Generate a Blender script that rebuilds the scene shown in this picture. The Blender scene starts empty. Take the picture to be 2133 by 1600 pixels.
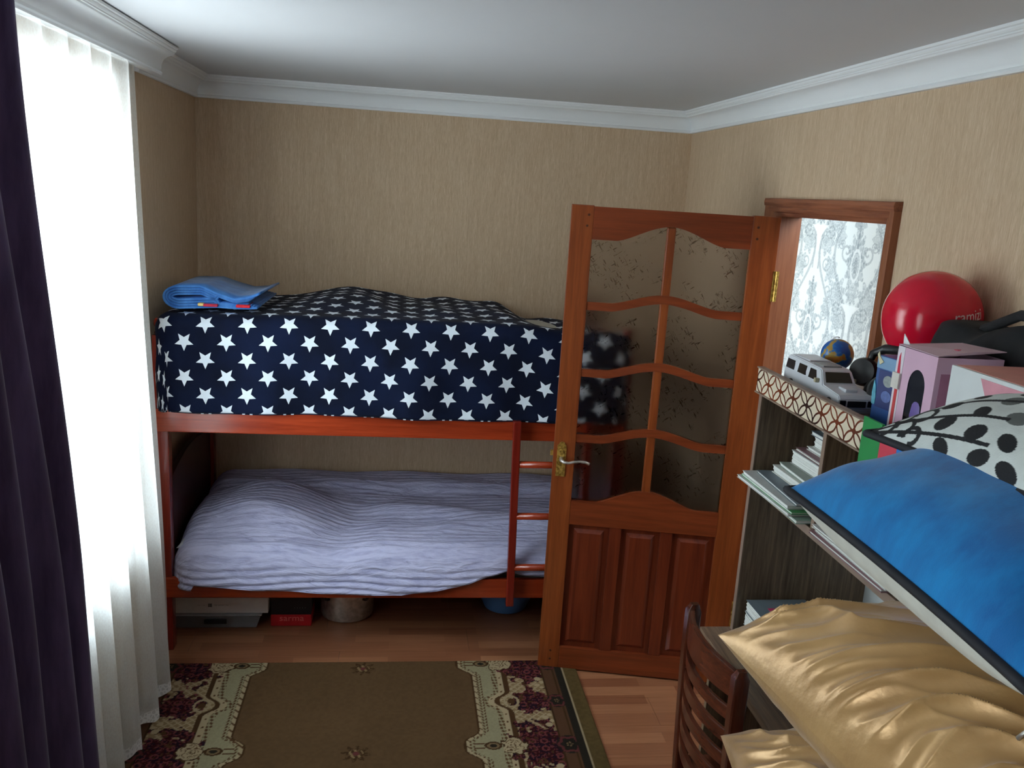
import bpy, bmesh, math, random
import numpy as np
from mathutils import Vector, Matrix
random.seed(7)
S = bpy.context.scene
COL = S.collection

# ------------------------------------------------------------------ camera, world, light, exposure
F, YAW, PITCH, ROLL, CAMH = 1800.17, 0.13503, 0.21586, 0.06276, 2.03386
def cam_axes():
    cy, sy, cp, sp = math.cos(YAW), math.sin(YAW), math.cos(PITCH), math.sin(PITCH)
    fwd = Vector((sy*cp, cy*cp, -sp)); right = Vector((cy, -sy, 0)); up = right.cross(fwd)
    cr, sr = math.cos(ROLL), math.sin(ROLL)
    return cr*right + sr*up, -sr*right + cr*up, fwd
r_, u_, f_ = cam_axes()
cd = bpy.data.cameras.new('camera'); cam = bpy.data.objects.new('camera', cd); COL.objects.link(cam)
cd.sensor_fit = 'HORIZONTAL'; cd.sensor_width = 36; cd.lens = F/2133*36; cd.clip_start = 0.02
M = Matrix.Identity(4)
for i in range(3):
    M[i][0], M[i][1], M[i][2] = r_[i], u_[i], -f_[i]
M[0][3], M[1][3], M[2][3] = 0, 0, CAMH
cam.matrix_world = M
S.camera = cam
S.view_settings.view_transform = 'Standard'
S.view_settings.look = 'None'
S.view_settings.gamma = 1
S.view_settings.use_curve_mapping = False
S.view_settings.exposure = 0.80
W = bpy.data.worlds.new('world'); S.world = W; W.use_nodes = True
bg = W.node_tree.nodes['Background']; bg.inputs[0].default_value = (0.80, 0.90, 1.0, 1); bg.inputs[1].default_value = 2.0

def area_light(name, loc, rot, sx, sy, power, color):
    l = bpy.data.lights.new(name, 'AREA'); l.shape = 'RECTANGLE'; l.size = sx; l.size_y = sy
    l.energy = power; l.color = color
    o = bpy.data.objects.new(name, l); o.location = loc; o.rotation_euler = rot; COL.objects.link(o); return o
# daylight falling through the long window in the left wall (stands outside it)
area_light('window_daylight', (-1.75, 1.75, 1.62), (0, -math.pi/2 - 0.10, 0), 1.75, 2.9, 135, (0.90, 0.96, 1.0))
# unseen area light under the hallway ceiling, brightening the wall beyond the doorway
area_light('hall_light', (2.0, 2.6, 2.35), (math.radians(35), 0, 0), 0.6, 0.9, 8.5, (0.93, 0.98, 1.0))

# room dimensions
XL, XR, YB, YF, ZC = -1.0146, 1.4798, 4.5317, -1.6, 2.5001
CB = 2.397       # underside of the cornice

# ------------------------------------------------------------------ node helpers and materials
class N:
    def __init__(self, mat):
        self.t = mat.node_tree; self.n = self.t.nodes; self.l = self.t.links
    def new(self, typ, **kw):
        nd = self.n.new(typ)
        for k, v in kw.items():
            setattr(nd, k, v)
        return nd
    def link(self, a, b): self.l.new(a, b)
    def val(self, sock, v):
        if hasattr(v, 'is_output') or isinstance(v, bpy.types.NodeSocket): self.l.new(v, sock)
        else: sock.default_value = v
    def math(self, op, a, b=0.0, c=0.0):
        nd = self.new('ShaderNodeMath', operation=op)
        self.val(nd.inputs[0], a); self.val(nd.inputs[1], b); self.val(nd.inputs[2], c)
        return nd.outputs[0]
    def coords(self, kind='Object'):
        if kind == 'Position': return self.new('ShaderNodeNewGeometry').outputs['Position']
        return self.new('ShaderNodeTexCoord').outputs[kind]
    def mapping(self, src, scale=(1,1,1), loc=(0,0,0), rot=(0,0,0)):
        m = self.new('ShaderNodeMapping'); self.link(src, m.inputs[0])
        m.inputs['Scale'].default_value = scale; m.inputs['Location'].default_value = loc; m.inputs['Rotation'].default_value = rot
        return m.outputs[0]
    def noise(self, src, scale=5, detail=2, rough=.5, dist=0):
        nd = self.new('ShaderNodeTexNoise'); self.link(src, nd.inputs['Vector'])
        nd.inputs['Scale'].default_value = scale; nd.inputs['Detail'].default_value = detail
        nd.inputs['Roughness'].default_value = rough; nd.inputs['Distortion'].default_value = dist
        return nd.outputs[0]
    def ramp(self, fac, stops, interp='LINEAR'):
        nd = self.new('ShaderNodeValToRGB'); self.link(fac, nd.inputs[0]); cr = nd.color_ramp; cr.interpolation = interp
        while len(cr.elements) < len(stops): cr.elements.new(.5)
        for e, (p, c) in zip(cr.elements, stops):
            e.position = p; e.color = (*c, 1) if len(c) == 3 else c
        return nd.outputs[0]
    def mix(self, fac, a, b, mode='MIX'):
        nd = self.new('ShaderNodeMix', data_type='RGBA', blend_type=mode)
        self.val(nd.inputs[0], fac)
        for s, v in ((nd.inputs[6], a), (nd.inputs[7], b)):
            if isinstance(v, (tuple, list)): s.default_value = (*v, 1) if len(v) == 3 else v
            else: self.link(v, s)
        return nd.outputs[2]
    def bump(self, h, strength=.3, dist=.01):
        nd = self.new('ShaderNodeBump'); self.link(h, nd.inputs['Height'])
        nd.inputs['Strength'].default_value = strength; nd.inputs['Distance'].default_value = dist
        return nd.outputs[0]

def mat(name, color=None, rough=.5, metallic=0, spec=.5, **kw):
    m = bpy.data.materials.new(name); m.use_nodes = True
    b = m.node_tree.nodes['Principled BSDF']
    b.inputs['Roughness'].default_value = rough; b.inputs['Metallic'].default_value = metallic
    b.inputs['Specular IOR Level'].default_value = spec
    if color: b.inputs['Base Color'].default_value = (*color, 1)
    for k, v in kw.items(): b.inputs[k].default_value = v
    return m
def pb(m): return m.node_tree.nodes['Principled BSDF']
def srgb(r, g, b):
    f = lambda c: (c/255/12.92) if c/255 <= .04045 else ((c/255+.055)/1.055)**2.4
    return (f(r), f(g), f(b))

def plain(name, color, rough=.6, amount=.12, scale=25, bump=0, **kw):
    """A material of one colour with a faint mottling of its own."""
    m = mat(name, color, rough, **kw); n = N(m)
    nz = n.noise(n.coords('Object'), scale, 4)
    d = tuple(c*(1-amount) for c in color); l = tuple(min(1, c*(1+amount)) for c in color)
    n.link(n.ramp(nz, [(.3, d), (.7, l)]), pb(m).inputs['Base Color'])
    if bump: n.link(n.bump(nz, bump, .005), pb(m).inputs['Normal'])
    return m

def wood(name, dark, light, axis='z', rough=.3, scale=1.0, coat=0.0, coords='Object', contrast=1.0, bump=.05):
    m = mat(name, light, rough); n = N(m)
    st = {'x': (1.2, 22, 22), 'y': (22, 1.2, 22), 'z': (22, 22, 1.2)}[axis]
    st = tuple(s*scale for s in st)
    v = n.mapping(n.coords(coords), st)
    a = n.noise(v, 1.6, 5, .6, .6)
    v2 = n.mapping(n.coords(coords), tuple(s*5 for s in st))
    b = n.noise(v2, 1.5, 3, .6)
    f = n.math('ADD', n.math('MULTIPLY', a, .7), n.math('MULTIPLY', b, .3))
    mid = tuple((p+q)/2 for p, q in zip(dark, light))
    c = n.ramp(f, [(.5-.18/contrast, dark), (.5, mid), (.5+.16/contrast, light)])
    n.link(c, pb(m).inputs['Base Color'])
    n.link(n.bump(f, bump, .003), pb(m).inputs['Normal'])
    pb(m).inputs['Coat Weight'].default_value = coat
    pb(m).inputs['Coat Roughness'].default_value = .12
    return m

def attr_mat(name, rough=.8, bump=0, bscale=300, attr='pattern', **kw):
    m = mat(name, (.5, .5, .5), rough, **kw); n = N(m)
    a = n.new('ShaderNodeVertexColor', layer_name=attr)
    n.link(a.outputs[0], pb(m).inputs['Base Color'])
    if bump:
        n.link(n.bump(n.noise(n.coords('Object'), bscale, 3), bump, .004), pb(m).inputs['Normal'])
    return m

MT = {}
def wallpaper():
    m = mat('beige_wallpaper', rough=.85, spec=.2); n = N(m)
    p = n.coords('Position')
    v = n.mapping(p, (330, 330, 32)); a = n.noise(v, 1, 4, .65, .4)
    v2 = n.mapping(p, (70, 70, 4)); b = n.noise(v2, 1, 3, .6)
    f = n.math('ADD', n.math('MULTIPLY', a, .7), n.math('MULTIPLY', b, .3))
    c = n.ramp(f, [(.34, srgb(192, 164, 134)), (.5, srgb(206, 180, 150)), (.66, srgb(220, 197, 169))])
    n.link(c, pb(m).inputs['Base Color'])
    n.link(n.bump(f, .35, .004), pb(m).inputs['Normal'])
    return m
MT['wallpaper'] = wallpaper()
MT['ceiling'] = plain('white_ceiling_paint', srgb(214, 216, 219), .8, .015, 2)
MT['cornice'] = plain('white_moulding', srgb(240, 243, 244), .55, .012, 6)
MT['door_v'] = wood('varnished_pine_upright', srgb(112, 50, 22), srgb(152, 78, 36), 'z', .28, coat=.35)
MT['door_h'] = wood('varnished_pine_across', srgb(102, 42, 20), srgb(140, 66, 34), 'x', .28, coat=.35)
MT['door_panel_shaded'] = wood('varnished_pine_panel_shaded', srgb(88, 32, 18), srgb(122, 52, 28), 'z', .28, coat=.35)  # same pine, darker and redder: shade of the lower door painted in
MT['frame_v'] = wood('door_frame_pine_upright', srgb(128, 72, 46), srgb(166, 106, 72), 'z', .4)
MT['frame_h'] = wood('door_frame_pine_across', srgb(112, 60, 40), srgb(158, 96, 66), 'y', .4, contrast=1.6)
MT['bed_x'] = wood('red_bed_wood_long', srgb(132, 42, 20), srgb(176, 66, 32), 'x', .25, coat=.4)
MT['bed_z_shaded'] = wood('red_bed_wood_upright_shaded', srgb(108, 26, 18), srgb(142, 42, 28), 'z', .25, coat=.4)  # same red wood, darkened to carry the shade on the posts
MT['bed_shaded'] = wood('shaded_head_board_wood', srgb(44, 18, 16), srgb(70, 30, 24), 'z', .35)  # shadow inside the lower bunk put into the end panel's colour
MT['chair'] = wood('dark_chair_wood', srgb(62, 26, 16), srgb(104, 50, 32), 'z', .25, coat=.25)
MT['chair_y'] = wood('dark_chair_wood_slats', srgb(66, 28, 18), srgb(112, 56, 36), 'y', .25, coat=.25)
MT['desk_z'] = wood('grey_brown_laminate_upright', srgb(82, 64, 48), srgb(136, 114, 90), 'z', .45, 1.6, contrast=1.5)
MT['desk_y'] = wood('grey_brown_laminate_along', srgb(92, 70, 54), srgb(146, 120, 96), 'y', .4, 1.6, contrast=1.3)
MT['desk_edge'] = plain('brown_edge_band', srgb(142, 120, 104), .4, .06)
MT['white'] = plain('white_board', srgb(222, 228, 228), .5, .02)
MT['paper'] = plain('white_paper', srgb(228, 230, 226), .8, .04, 60)
MT['brass'] = mat('brass', srgb(186, 150, 66), .32, .65)
MT['steel'] = mat('steel', srgb(170, 166, 160), .38, .75)
n = N(MT['brass']); n.link(n.ramp(n.noise(n.coords('Object'), 90, 3), [(.35, srgb(140, 106, 44)), (.65, srgb(226, 190, 100))]), pb(MT['brass']).inputs['Base Color'])
n = N(MT['steel']); n.link(n.ramp(n.noise(n.coords('Object'), 40, 3), [(.35, srgb(178, 172, 164)), (.65, srgb(214, 208, 200))]), pb(MT['steel']).inputs['Base Color'])
MT['black'] = plain('black_plastic', srgb(24, 25, 28), .4, .15)
MT['black_cloth'] = plain('black_bag_cloth', srgb(22, 23, 26), .85, .25, 60, .2)
MT['dark_glass'] = mat('dark_tinted_glass', srgb(22, 22, 28), .12)
n = N(MT['dark_glass']); n.link(n.ramp(n.noise(n.coords('Object'), 12, 2), [(.3, srgb(16, 16, 20)), (.7, srgb(30, 30, 38))]), pb(MT['dark_glass']).inputs['Base Color'])

def floor_mat():
    m = mat('laminate', rough=.32); n = N(m); p = n.coords('Position')
    b = n.new('ShaderNodeTexBrick'); n.link(p, b.inputs['Vector'])
    b.inputs['Scale'].default_value = 1.0; b.inputs['Mortar Size'].default_value = .0006
    b.inputs['Brick Width'].default_value = .41; b.inputs['Row Height'].default_value = .065
    b.offset = .37; b.inputs['Bias'].default_value = 0
    b.inputs['Color1'].default_value = (*srgb(138, 86, 60), 1); b.inputs['Color2'].default_value = (*srgb(176, 122, 88), 1)
    b.inputs['Mortar'].default_value = (*srgb(140, 90, 62), 1)
    g = n.noise(n.mapping(p, (3, 60, 1)), 1.5, 4, .6, .5)
    c = n.mix(1, b.outputs[0], n.ramp(g, [(.3, (.78, .74, .70)), (.7, (1, 1, 1))]), 'MULTIPLY')
    n.link(c, pb(m).inputs['Base Color'])
    return m
MT['laminate'] = floor_mat()

def star_mat():
    m = mat('navy_star_fleece', rough=.9, spec=.15); n = N(m)
    uv = n.new('ShaderNodeUVMap', uv_map='cloth').outputs[0]
    sp = n.new('ShaderNodeSeparateXYZ'); n.link(uv, sp.inputs[0])
    PX, PY, R = .164, .1452, .0385
    inside = None
    for ox, oy in ((-.770, 1.453), (-.770+PX/2, 1.453-PY/2)):
        u = n.math('SUBTRACT', sp.outputs[0], ox); v = n.math('SUBTRACT', sp.outputs[1], oy)
        u = n.math('MULTIPLY', n.math('SUBTRACT', n.math('FRACT', n.math('ADD', n.math('DIVIDE', u, PX), .5)), .5), PX)
        v = n.math('MULTIPLY', n.math('SUBTRACT', n.math('FRACT', n.math('ADD', n.math('DIVIDE', v, PY), .5)), .5), PY)
        rad = n.math('SQRT', n.math('ADD', n.math('MULTIPLY', u, u), n.math('MULTIPLY', v, v)))
        ang = n.math('ARCTAN2', u, v)   # 0 = down: the stars stand on one point
        t = n.math('PINGPONG', n.math('ADD', ang, math.pi), math.pi/5)
        x = n.math('MULTIPLY', rad, n.math('COSINE', t)); y = n.math('MULTIPLY', rad, n.math('SINE', t))
        ri = R*.45
        ax, ay, bx, by = R, 0, ri*math.cos(math.pi/5), ri*math.sin(math.pi/5)
        nx, ny = (by-ay), -(bx-ax); L = math.hypot(nx, ny); nx, ny = nx/L, ny/L
        d = n.math('SUBTRACT', n.math('ADD', n.math('MULTIPLY', x, nx), n.math('MULTIPLY', y, ny)), ax*nx+ay*ny)
        s = n.math('LESS_THAN', d, 0)
        inside = s if inside is None else n.math('MAXIMUM', inside, s)
    nz = n.noise(n.coords('Object'), 5, 3)
    navy = n.ramp(nz, [(.35, srgb(8, 15, 35)), (.65, srgb(13, 24, 52))])
    c = n.mix(inside, navy, srgb(222, 232, 242))
    n.link(c, pb(m).inputs['Base Color'])
    n.link(n.bump(n.noise(n.coords('Object'), 420, 3), .25, .003), pb(m).inputs['Normal'])
    pb(m).inputs['Sheen Weight'].default_value = .03
    return m
MT['stars'] = star_mat()

def quilt_mat():
    m = mat('lavender_quilt', rough=.85, spec=.2); n = N(m)
    uv = n.new('ShaderNodeUVMap', uv_map='cloth').outputs[0]
    v = n.mapping(uv, (7, 34, 1)); a = n.noise(v, 1, 3, .55, 1.2)
    v2 = n.mapping(uv, (22, 60, 1)); b = n.noise(v2, 1, 3, .6, .5)
    w = n.math('ABSOLUTE', n.math('SUBTRACT', n.math('FRACT', n.math('MULTIPLY', n.math('ADD', n.new('ShaderNodeSeparateXYZ').outputs[0], 0), 1)), .5))
    h = n.math('ADD', n.math('MULTIPLY', a, .75), n.math('MULTIPLY', b, .25))
    c = n.ramp(h, [(.3, srgb(164, 166, 204)), (.55, srgb(202, 204, 236))])
    n.link(c, pb(m).inputs['Base Color'])
    n.link(n.bump(h, .55, .028), pb(m).inputs['Normal'])
    return m
MT['quilt'] = quilt_mat()

def sheer_mat():
    m = bpy.data.materials.new('white_sheer'); m.use_nodes = True; n = N(m)
    n.n.remove(pb(m)); out = n.n['Material Output']
    tr = n.new('ShaderNodeBsdfTransparent'); tl = n.new('ShaderNodeBsdfTranslucent'); df = n.new('ShaderNodeBsdfDiffuse')
    p = n.coords('Object')
    weave = n.noise(n.mapping(p, (260, 260, 120)), 1, 2)
    col = n.ramp(weave, [(.3, srgb(232, 238, 238)), (.7, srgb(250, 252, 252))])
    n.link(col, tl.inputs[0]); n.link(col, df.inputs[0])
    m1 = n.new('ShaderNodeMixShader'); m1.inputs[0].default_value = .42; n.link(tl.outputs[0], m1.inputs[1]); n.link(df.outputs[0], m1.inputs[2])
    m2 = n.new('ShaderNodeMixShader'); n.link(n.ramp(weave, [(.3, (.82,)*3), (.7, (.62,)*3)]), m2.inputs[0])
    n.link(tr.outputs[0], m2.inputs[1]); n.link(m1.outputs[0], m2.inputs[2])
    n.link(m2.outputs[0], out.inputs[0])
    return m
MT['sheer'] = sheer_mat()

def lace_mat():
    m = bpy.data.materials.new('white_lace'); m.use_nodes = True; n = N(m)
    n.n.remove(pb(m)); out = n.n['Material Output']
    tr = n.new('ShaderNodeBsdfTransparent'); df = n.new('ShaderNodeBsdfDiffuse'); df.inputs[0].default_value = (*srgb(240, 242, 242), 1)
    p = n.coords('Object')
    vo = n.new('ShaderNodeTexVoronoi', feature='DISTANCE_TO_EDGE'); n.link(p, vo.inputs['Vector']); vo.inputs['Scale'].default_value = 70
    f = n.math('LESS_THAN', vo.outputs['Distance'], .16)
    f = n.math('MAXIMUM', n.math('MULTIPLY', f, .95), .72)
    m2 = n.new('ShaderNodeMixShader'); n.link(f, m2.inputs[0]); n.link(tr.outputs[0], m2.inputs[1]); n.link(df.outputs[0], m2.inputs[2])
    n.link(m2.outputs[0], out.inputs[0]); return m
MT['lace'] = lace_mat()

def velvet(name, c1, c2, rough=.8):
    m = mat(name, c1, rough, spec=.2); n = N(m); p = n.coords('Object')
    f = n.noise(n.mapping(p, (18, 18, 3)), 1, 4, .6)
    n.link(n.ramp(f, [(.35, c1), (.65, c2)]), pb(m).inputs['Base Color'])
    n.link(n.bump(n.noise(p, 500, 2), .2, .002), pb(m).inputs['Normal'])
    pb(m).inputs['Sheen Weight'].default_value = .3
    return m
MT['purple'] = velvet('dark_purple_curtain', srgb(66, 52, 86), srgb(92, 76, 116))

def door_glass():
    m = bpy.data.materials.new('frosted_pattern_glass'); m.use_nodes = True; n = N(m)
    n.n.remove(pb(m)); out = n.n['Material Output']; p = n.coords('Object')
    # short pressed strokes in two leanings, gathered in loose drifts
    nz = n.noise(n.mapping(n.mapping(p, rot=(0, .55, 0)), (170, 30, 30)), 1, 1, .5, .5)
    nz2 = n.noise(n.mapping(n.mapping(p, rot=(0, -.95, 0)), (170, 30, 30), loc=(3, 1, 2)), 1, 1, .5, .5)
    drift = n.math('GREATER_THAN', n.noise(p, 7, 2), .50)
    h = n.math('MULTIPLY', n.math('MAXIMUM', n.math('GREATER_THAN', nz, .665), n.math('GREATER_THAN', nz2, .665)), drift)
    fine = n.noise(p, 700, 2)
    bmp = n.bump(n.math('ADD', n.math('MULTIPLY', h, 1.0), n.math('MULTIPLY', fine, .05)), .9, .004)
    rf = n.new('ShaderNodeBsdfRefraction'); rf.inputs['IOR'].default_value = 1.2
    n.link(n.math('SUBTRACT', .42, n.math('MULTIPLY', h, .34)), rf.inputs['Roughness'])
    n.link(n.mix(h, (.82, .80, .79), (.58, .56, .55)), rf.inputs['Color']); n.link(bmp, rf.inputs['Normal'])
    tp = n.new('ShaderNodeBsdfTransparent'); tp.inputs[0].default_value = (.84, .84, .82, 1)
    gl = n.new('ShaderNodeBsdfGlossy'); gl.inputs['Roughness'].default_value = .10; n.link(bmp, gl.inputs['Normal'])
    mx = n.new('ShaderNodeMixShader'); mx.inputs[0].default_value = .07; n.link(rf.outputs[0], mx.inputs[1]); n.link(tp.outputs[0], mx.inputs[2])
    fr = n.new('ShaderNodeFresnel'); fr.inputs['IOR'].default_value = 1.45
    m2 = n.new('ShaderNodeMixShader'); n.link(n.math('MULTIPLY', fr.outputs[0], .8), m2.inputs[0]); n.link(mx.outputs[0], m2.inputs[1]); n.link(gl.outputs[0], m2.inputs[2])
    n.link(m2.outputs[0], out.inputs[0]); return m
MT['door_glass'] = door_glass()

def clear_glass(name, tint=(.96, .98, .98), amount=.06):
    m = bpy.data.materials.new(name); m.use_nodes = True; n = N(m)
    n.n.remove(pb(m)); out = n.n['Material Output']
    tp = n.new('ShaderNodeBsdfTransparent'); tp.inputs[0].default_value = (*tint, 1)
    gl = n.new('ShaderNodeBsdfGlossy'); gl.inputs['Roughness'].default_value = .03
    n.link(n.ramp(n.noise(n.coords('Object'), 3, 1), [(.3, (.9, .9, .9)), (.7, (1, 1, 1))]), gl.inputs[0])
    m2 = n.new('ShaderNodeMixShader'); m2.inputs[0].default_value = amount
    n.link(tp.outputs[0], m2.inputs[1]); n.link(gl.outputs[0], m2.inputs[2]); n.link(m2.outputs[0], out.inputs[0]); return m
MT['pane'] = clear_glass('clear_pane')
MT['clear_plastic'] = clear_glass('clear_plastic', (.80, .82, .84), .10)
n = N(MT['clear_plastic']); df_ = n.new('ShaderNodeBsdfDiffuse'); df_.inputs[0].default_value = (*srgb(150, 154, 158), 1)
mx_ = n.new('ShaderNodeMixShader'); mx_.inputs[0].default_value = .45; o_ = n.n['Material Output'].inputs[0]; src_ = o_.links[0].from_socket
n.link(src_, mx_.inputs[1]); n.link(df_.outputs[0], mx_.inputs[2]); n.link(mx_.outputs[0], o_)

def satin(name, c1, c2):
    m = mat(name, c1, .30, .30, spec=.7); n = N(m)
    f = n.noise(n.coords('Object'), 9, 3)
    n.link(n.ramp(f, [(.3, c1), (.7, c2)]), pb(m).inputs['Base Color'])
    n.link(n.bump(n.noise(n.coords('Object'), 120, 3), .10, .004), pb(m).inputs['Normal'])
    pb(m).inputs['Sheen Weight'].default_value = .3
    return m
MT['satin'] = satin('gold_satin', srgb(178, 136, 82), srgb(206, 164, 106))
MT['blue_plush'] = velvet('blue_plush', srgb(0, 98, 164), srgb(4, 128, 196), .75)
MT['grey_cotton'] = plain('grey_white_cotton', srgb(196, 196, 186), .85, .08, 30, .2)
MT['piping'] = plain('black_piping', srgb(18, 20, 30), .7, .2)

def fascia_mat():
    m = mat('lattice_printed_strip', rough=.4); n = N(m)
    sp = n.new('ShaderNodeSeparateXYZ'); n.link(n.coords('Object'), sp.inputs[0])
    A = .0345
    u = n.math('PINGPONG', n.math('ADD', n.math('MULTIPLY', sp.outputs[1], .86), 40*A), A); v = n.math('PINGPONG', n.math('ADD', sp.outputs[2], A), A)
    def ring(cx, cy):
        du = n.math('SUBTRACT', u, cx); dv = n.math('SUBTRACT', v, cy)
        r = n.math('SQRT', n.math('ADD', n.math('MULTIPLY', du, du), n.math('MULTIPLY', dv, dv)))
        return n.math('LESS_THAN', n.math('ABSOLUTE', n.math('SUBTRACT', r, A)), .0026)
    line = n.math('MAXIMUM', ring(A, 0), ring(0, A))
    dc = n.math('SQRT', n.math('ADD', n.math('MULTIPLY', u, u), n.math('MULTIPLY', v, v)))
    line = n.math('MAXIMUM', line, n.math('LESS_THAN', dc, .0075))
    foil = n.ramp(n.noise(n.coords('Object'), 4, 1), [(.42, srgb(66, 36, 24)), (.6, srgb(150, 72, 34))])
    n.link(n.mix(line, srgb(226, 214, 188), foil), pb(m).inputs['Base Color'])
    n.link(n.math('MULTIPLY', line, .55), pb(m).inputs['Metallic'])
    return m
MT['fascia'] = fascia_mat()

# ------------------------------------------------------------------ geometry helpers
def bm_new(): return bmesh.new()
def add_box(bm, x0, x1, y0, y1, z0, z1, bev=0, M=None):
    vs = [bm.verts.new(p) for p in ((x0,y0,z0),(x1,y0,z0),(x1,y1,z0),(x0,y1,z0),(x0,y0,z1),(x1,y0,z1),(x1,y1,z1),(x0,y1,z1))]
    fs = [bm.faces.new([vs[i] for i in q]) for q in ((3,2,1,0),(4,5,6,7),(0,1,5,4),(1,2,6,5),(2,3,7,6),(3,0,4,7))]
    if bev:
        es = list({e for f in fs for e in f.edges})
        r = bmesh.ops.bevel(bm, geom=es, offset=bev, segments=2, affect='EDGES', profile=.6)
        vs = list({v for f in r['faces'] for v in f.verts} | {v for v in vs if v.is_valid})
    if M is not None: bmesh.ops.transform(bm, matrix=M, verts=[v for v in vs if v.is_valid])
    return bm
def box(x0, x1, y0, y1, z0, z1, bev=0, M=None): return add_box(bm_new(), x0, x1, y0, y1, z0, z1, bev, M)
def add_prism(bm, pts, axis, a, b):
    """Extrude a 2-D outline between a and b along an axis."""
    def P(p, t):
        return {'x': (t, p[0], p[1]), 'y': (p[0], t, p[1]), 'z': (p[0], p[1], t)}[axis]
    lo = [bm.verts.new(P(p, a)) for p in pts]; hi = [bm.verts.new(P(p, b)) for p in pts]
    k = len(pts)
    for i in range(k):
        j = (i+1) % k; bm.faces.new((lo[i], lo[j], hi[j], hi[i]))
    bm.faces.new(lo[::-1]); bm.faces.new(hi)
    bmesh.ops.recalc_face_normals(bm, faces=bm.faces[:])
    return bm
def prism(pts, axis, a, b): return add_prism(bm_new(), pts, axis, a, b)
def add_lathe(bm, prof, seg=32, M=None):
    rings = []; nv = []
    for r, z in prof:
        if r < 1e-6: v = bm.verts.new((0, 0, z)); rings.append([v]); nv.append(v)
        else:
            ring = [bm.verts.new((r*math.cos(2*math.pi*i/seg), r*math.sin(2*math.pi*i/seg), z)) for i in range(seg)]
            rings.append(ring); nv += ring
    for a, b in zip(rings, rings[1:]):
        for i in range(seg):
            j = (i+1) % seg
            if len(a) == 1 and len(b) == 1: continue
            if len(a) == 1: bm.faces.new((a[0], b[i], b[j]))
            elif len(b) == 1: bm.faces.new((a[i], a[j], b[0]))
            else: bm.faces.new((a[i], a[j], b[j], b[i]))
    if M is not None: bmesh.ops.transform(bm, matrix=M, verts=nv)
    bmesh.ops.recalc_face_normals(bm, faces=bm.faces[:])
    return bm
def lathe(prof, seg=32, M=None): return add_lathe(bm_new(), prof, seg, M)
def add_tube(bm, pts, rad, seg=8, closed=False):
    pts = [Vector(p) for p in pts]; k = len(pts); rings = []
    ref = None
    for i, p in enumerate(pts):
        a = pts[(i-1) % k] if (closed or i > 0) else p; b = pts[(i+1) % k] if (closed or i < k-1) else p
        t = (b-a).normalized()
        if ref is None:
            ref = t.orthogonal().normalized()
        ref = (ref - t*ref.dot(t)).normalized(); q = t.cross(ref)
        r = rad[i] if isinstance(rad, (list, tuple)) else rad
        rings.append([bm.verts.new(p + (ref*math.cos(2*math.pi*s/seg) + q*math.sin(2*math.pi*s/seg))*r) for s in range(seg)])
    for i in range(k if closed else k-1):
        A, B = rings[i], rings[(i+1) % k]
        off = 0
        if closed and i == k-1:
            off = min(range(seg), key=lambda o: sum((A[s].co-B[(s+o) % seg].co).length for s in range(seg)))
        for s in range(seg):
            bm.faces.new((A[s], A[(s+1) % seg], B[(s+1+off) % seg], B[(s+off) % seg]))
    if not closed:
        bm.faces.new(rings[0][::-1]); bm.faces.new(rings[-1])
    bmesh.ops.recalc_face_normals(bm, faces=bm.faces[:])
    return bm
def tube(pts, rad, seg=8, closed=False): return add_tube(bm_new(), pts, rad, seg, closed)

def obj(name, bm, m, parent=None, world=True, smooth=False, auto=None):
    """Link a bmesh as ONE mesh object. World coordinates unless world=False (then the parent's own frame)."""
    me = bpy.data.meshes.new(name)
    if parent is not None and world: bmesh.ops.transform(bm, matrix=parent.matrix_basis.inverted(), verts=bm.verts[:])
    bm.to_mesh(me); bm.free()
    if m is not None: me.materials.append(m)
    o = bpy.data.objects.new(name, me); COL.objects.link(o)
    if parent is not None: o.parent = parent
    if smooth:
        for p in me.polygons: p.use_smooth = True
    if auto is not None:
        for p in me.polygons: p.use_smooth = True
        me.set_sharp_from_angle(angle=math.radians(auto))
    return o
def grid_obj(name, X, Y, Z, m, parent=None, uv=None, colors=None, thick=0, closed_u=False):
    """A sheet from 2-D arrays of points (numpy), optional uv (H,W,2) and colours (H,W,3)."""
    H, Wd = X.shape
    if parent is not None:
        inv = parent.matrix_basis.inverted(); P = np.stack([X, Y, Z, np.ones_like(X)], -1) @ np.array(inv).T
        X, Y, Z = P[..., 0], P[..., 1], P[..., 2]
    co = np.stack([X, Y, Z], -1).reshape(-1, 3).astype(np.float32)
    idx = np.arange(H*Wd).reshape(H, Wd)
    q = np.stack([idx[:-1, :-1], idx[:-1, 1:], idx[1:, 1:], idx[1:, :-1]], -1).reshape(-1, 4)
    me = bpy.data.meshes.new(name); me.vertices.add(len(co)); me.vertices.foreach_set('co', co.ravel())
    me.loops.add(q.size); me.loops.foreach_set('vertex_index', q.ravel().astype(np.int32))
    me.polygons.add(len(q)); me.polygons.foreach_set('loop_start', np.arange(0, q.size, 4, dtype=np.int32))
    me.polygons.foreach_set('loop_total', np.full(len(q), 4, np.int32))
    me.update(calc_edges=True)
    me.polygons.foreach_set('use_smooth', np.ones(len(q), bool))
    if uv is not None:
        l = me.uv_layers.new(name='cloth'); l.data.foreach_set('uv', uv.reshape(-1, 2)[q.ravel()].astype(np.float32).ravel())
    if colors is not None:
        a = me.color_attributes.new('pattern', 'FLOAT_COLOR', 'POINT')
        c = np.concatenate([colors.reshape(-1, 3), np.ones((H*Wd, 1))], 1).astype(np.float32); a.data.foreach_set('color', c.ravel())
    me.materials.append(m)
    o = bpy.data.objects.new(name, me); COL.objects.link(o)
    if parent is not None: o.parent = parent
    if thick:
        md = o.modifiers.new('thickness', 'SOLIDIFY'); md.thickness = thick; md.offset = 0
    return o
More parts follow.
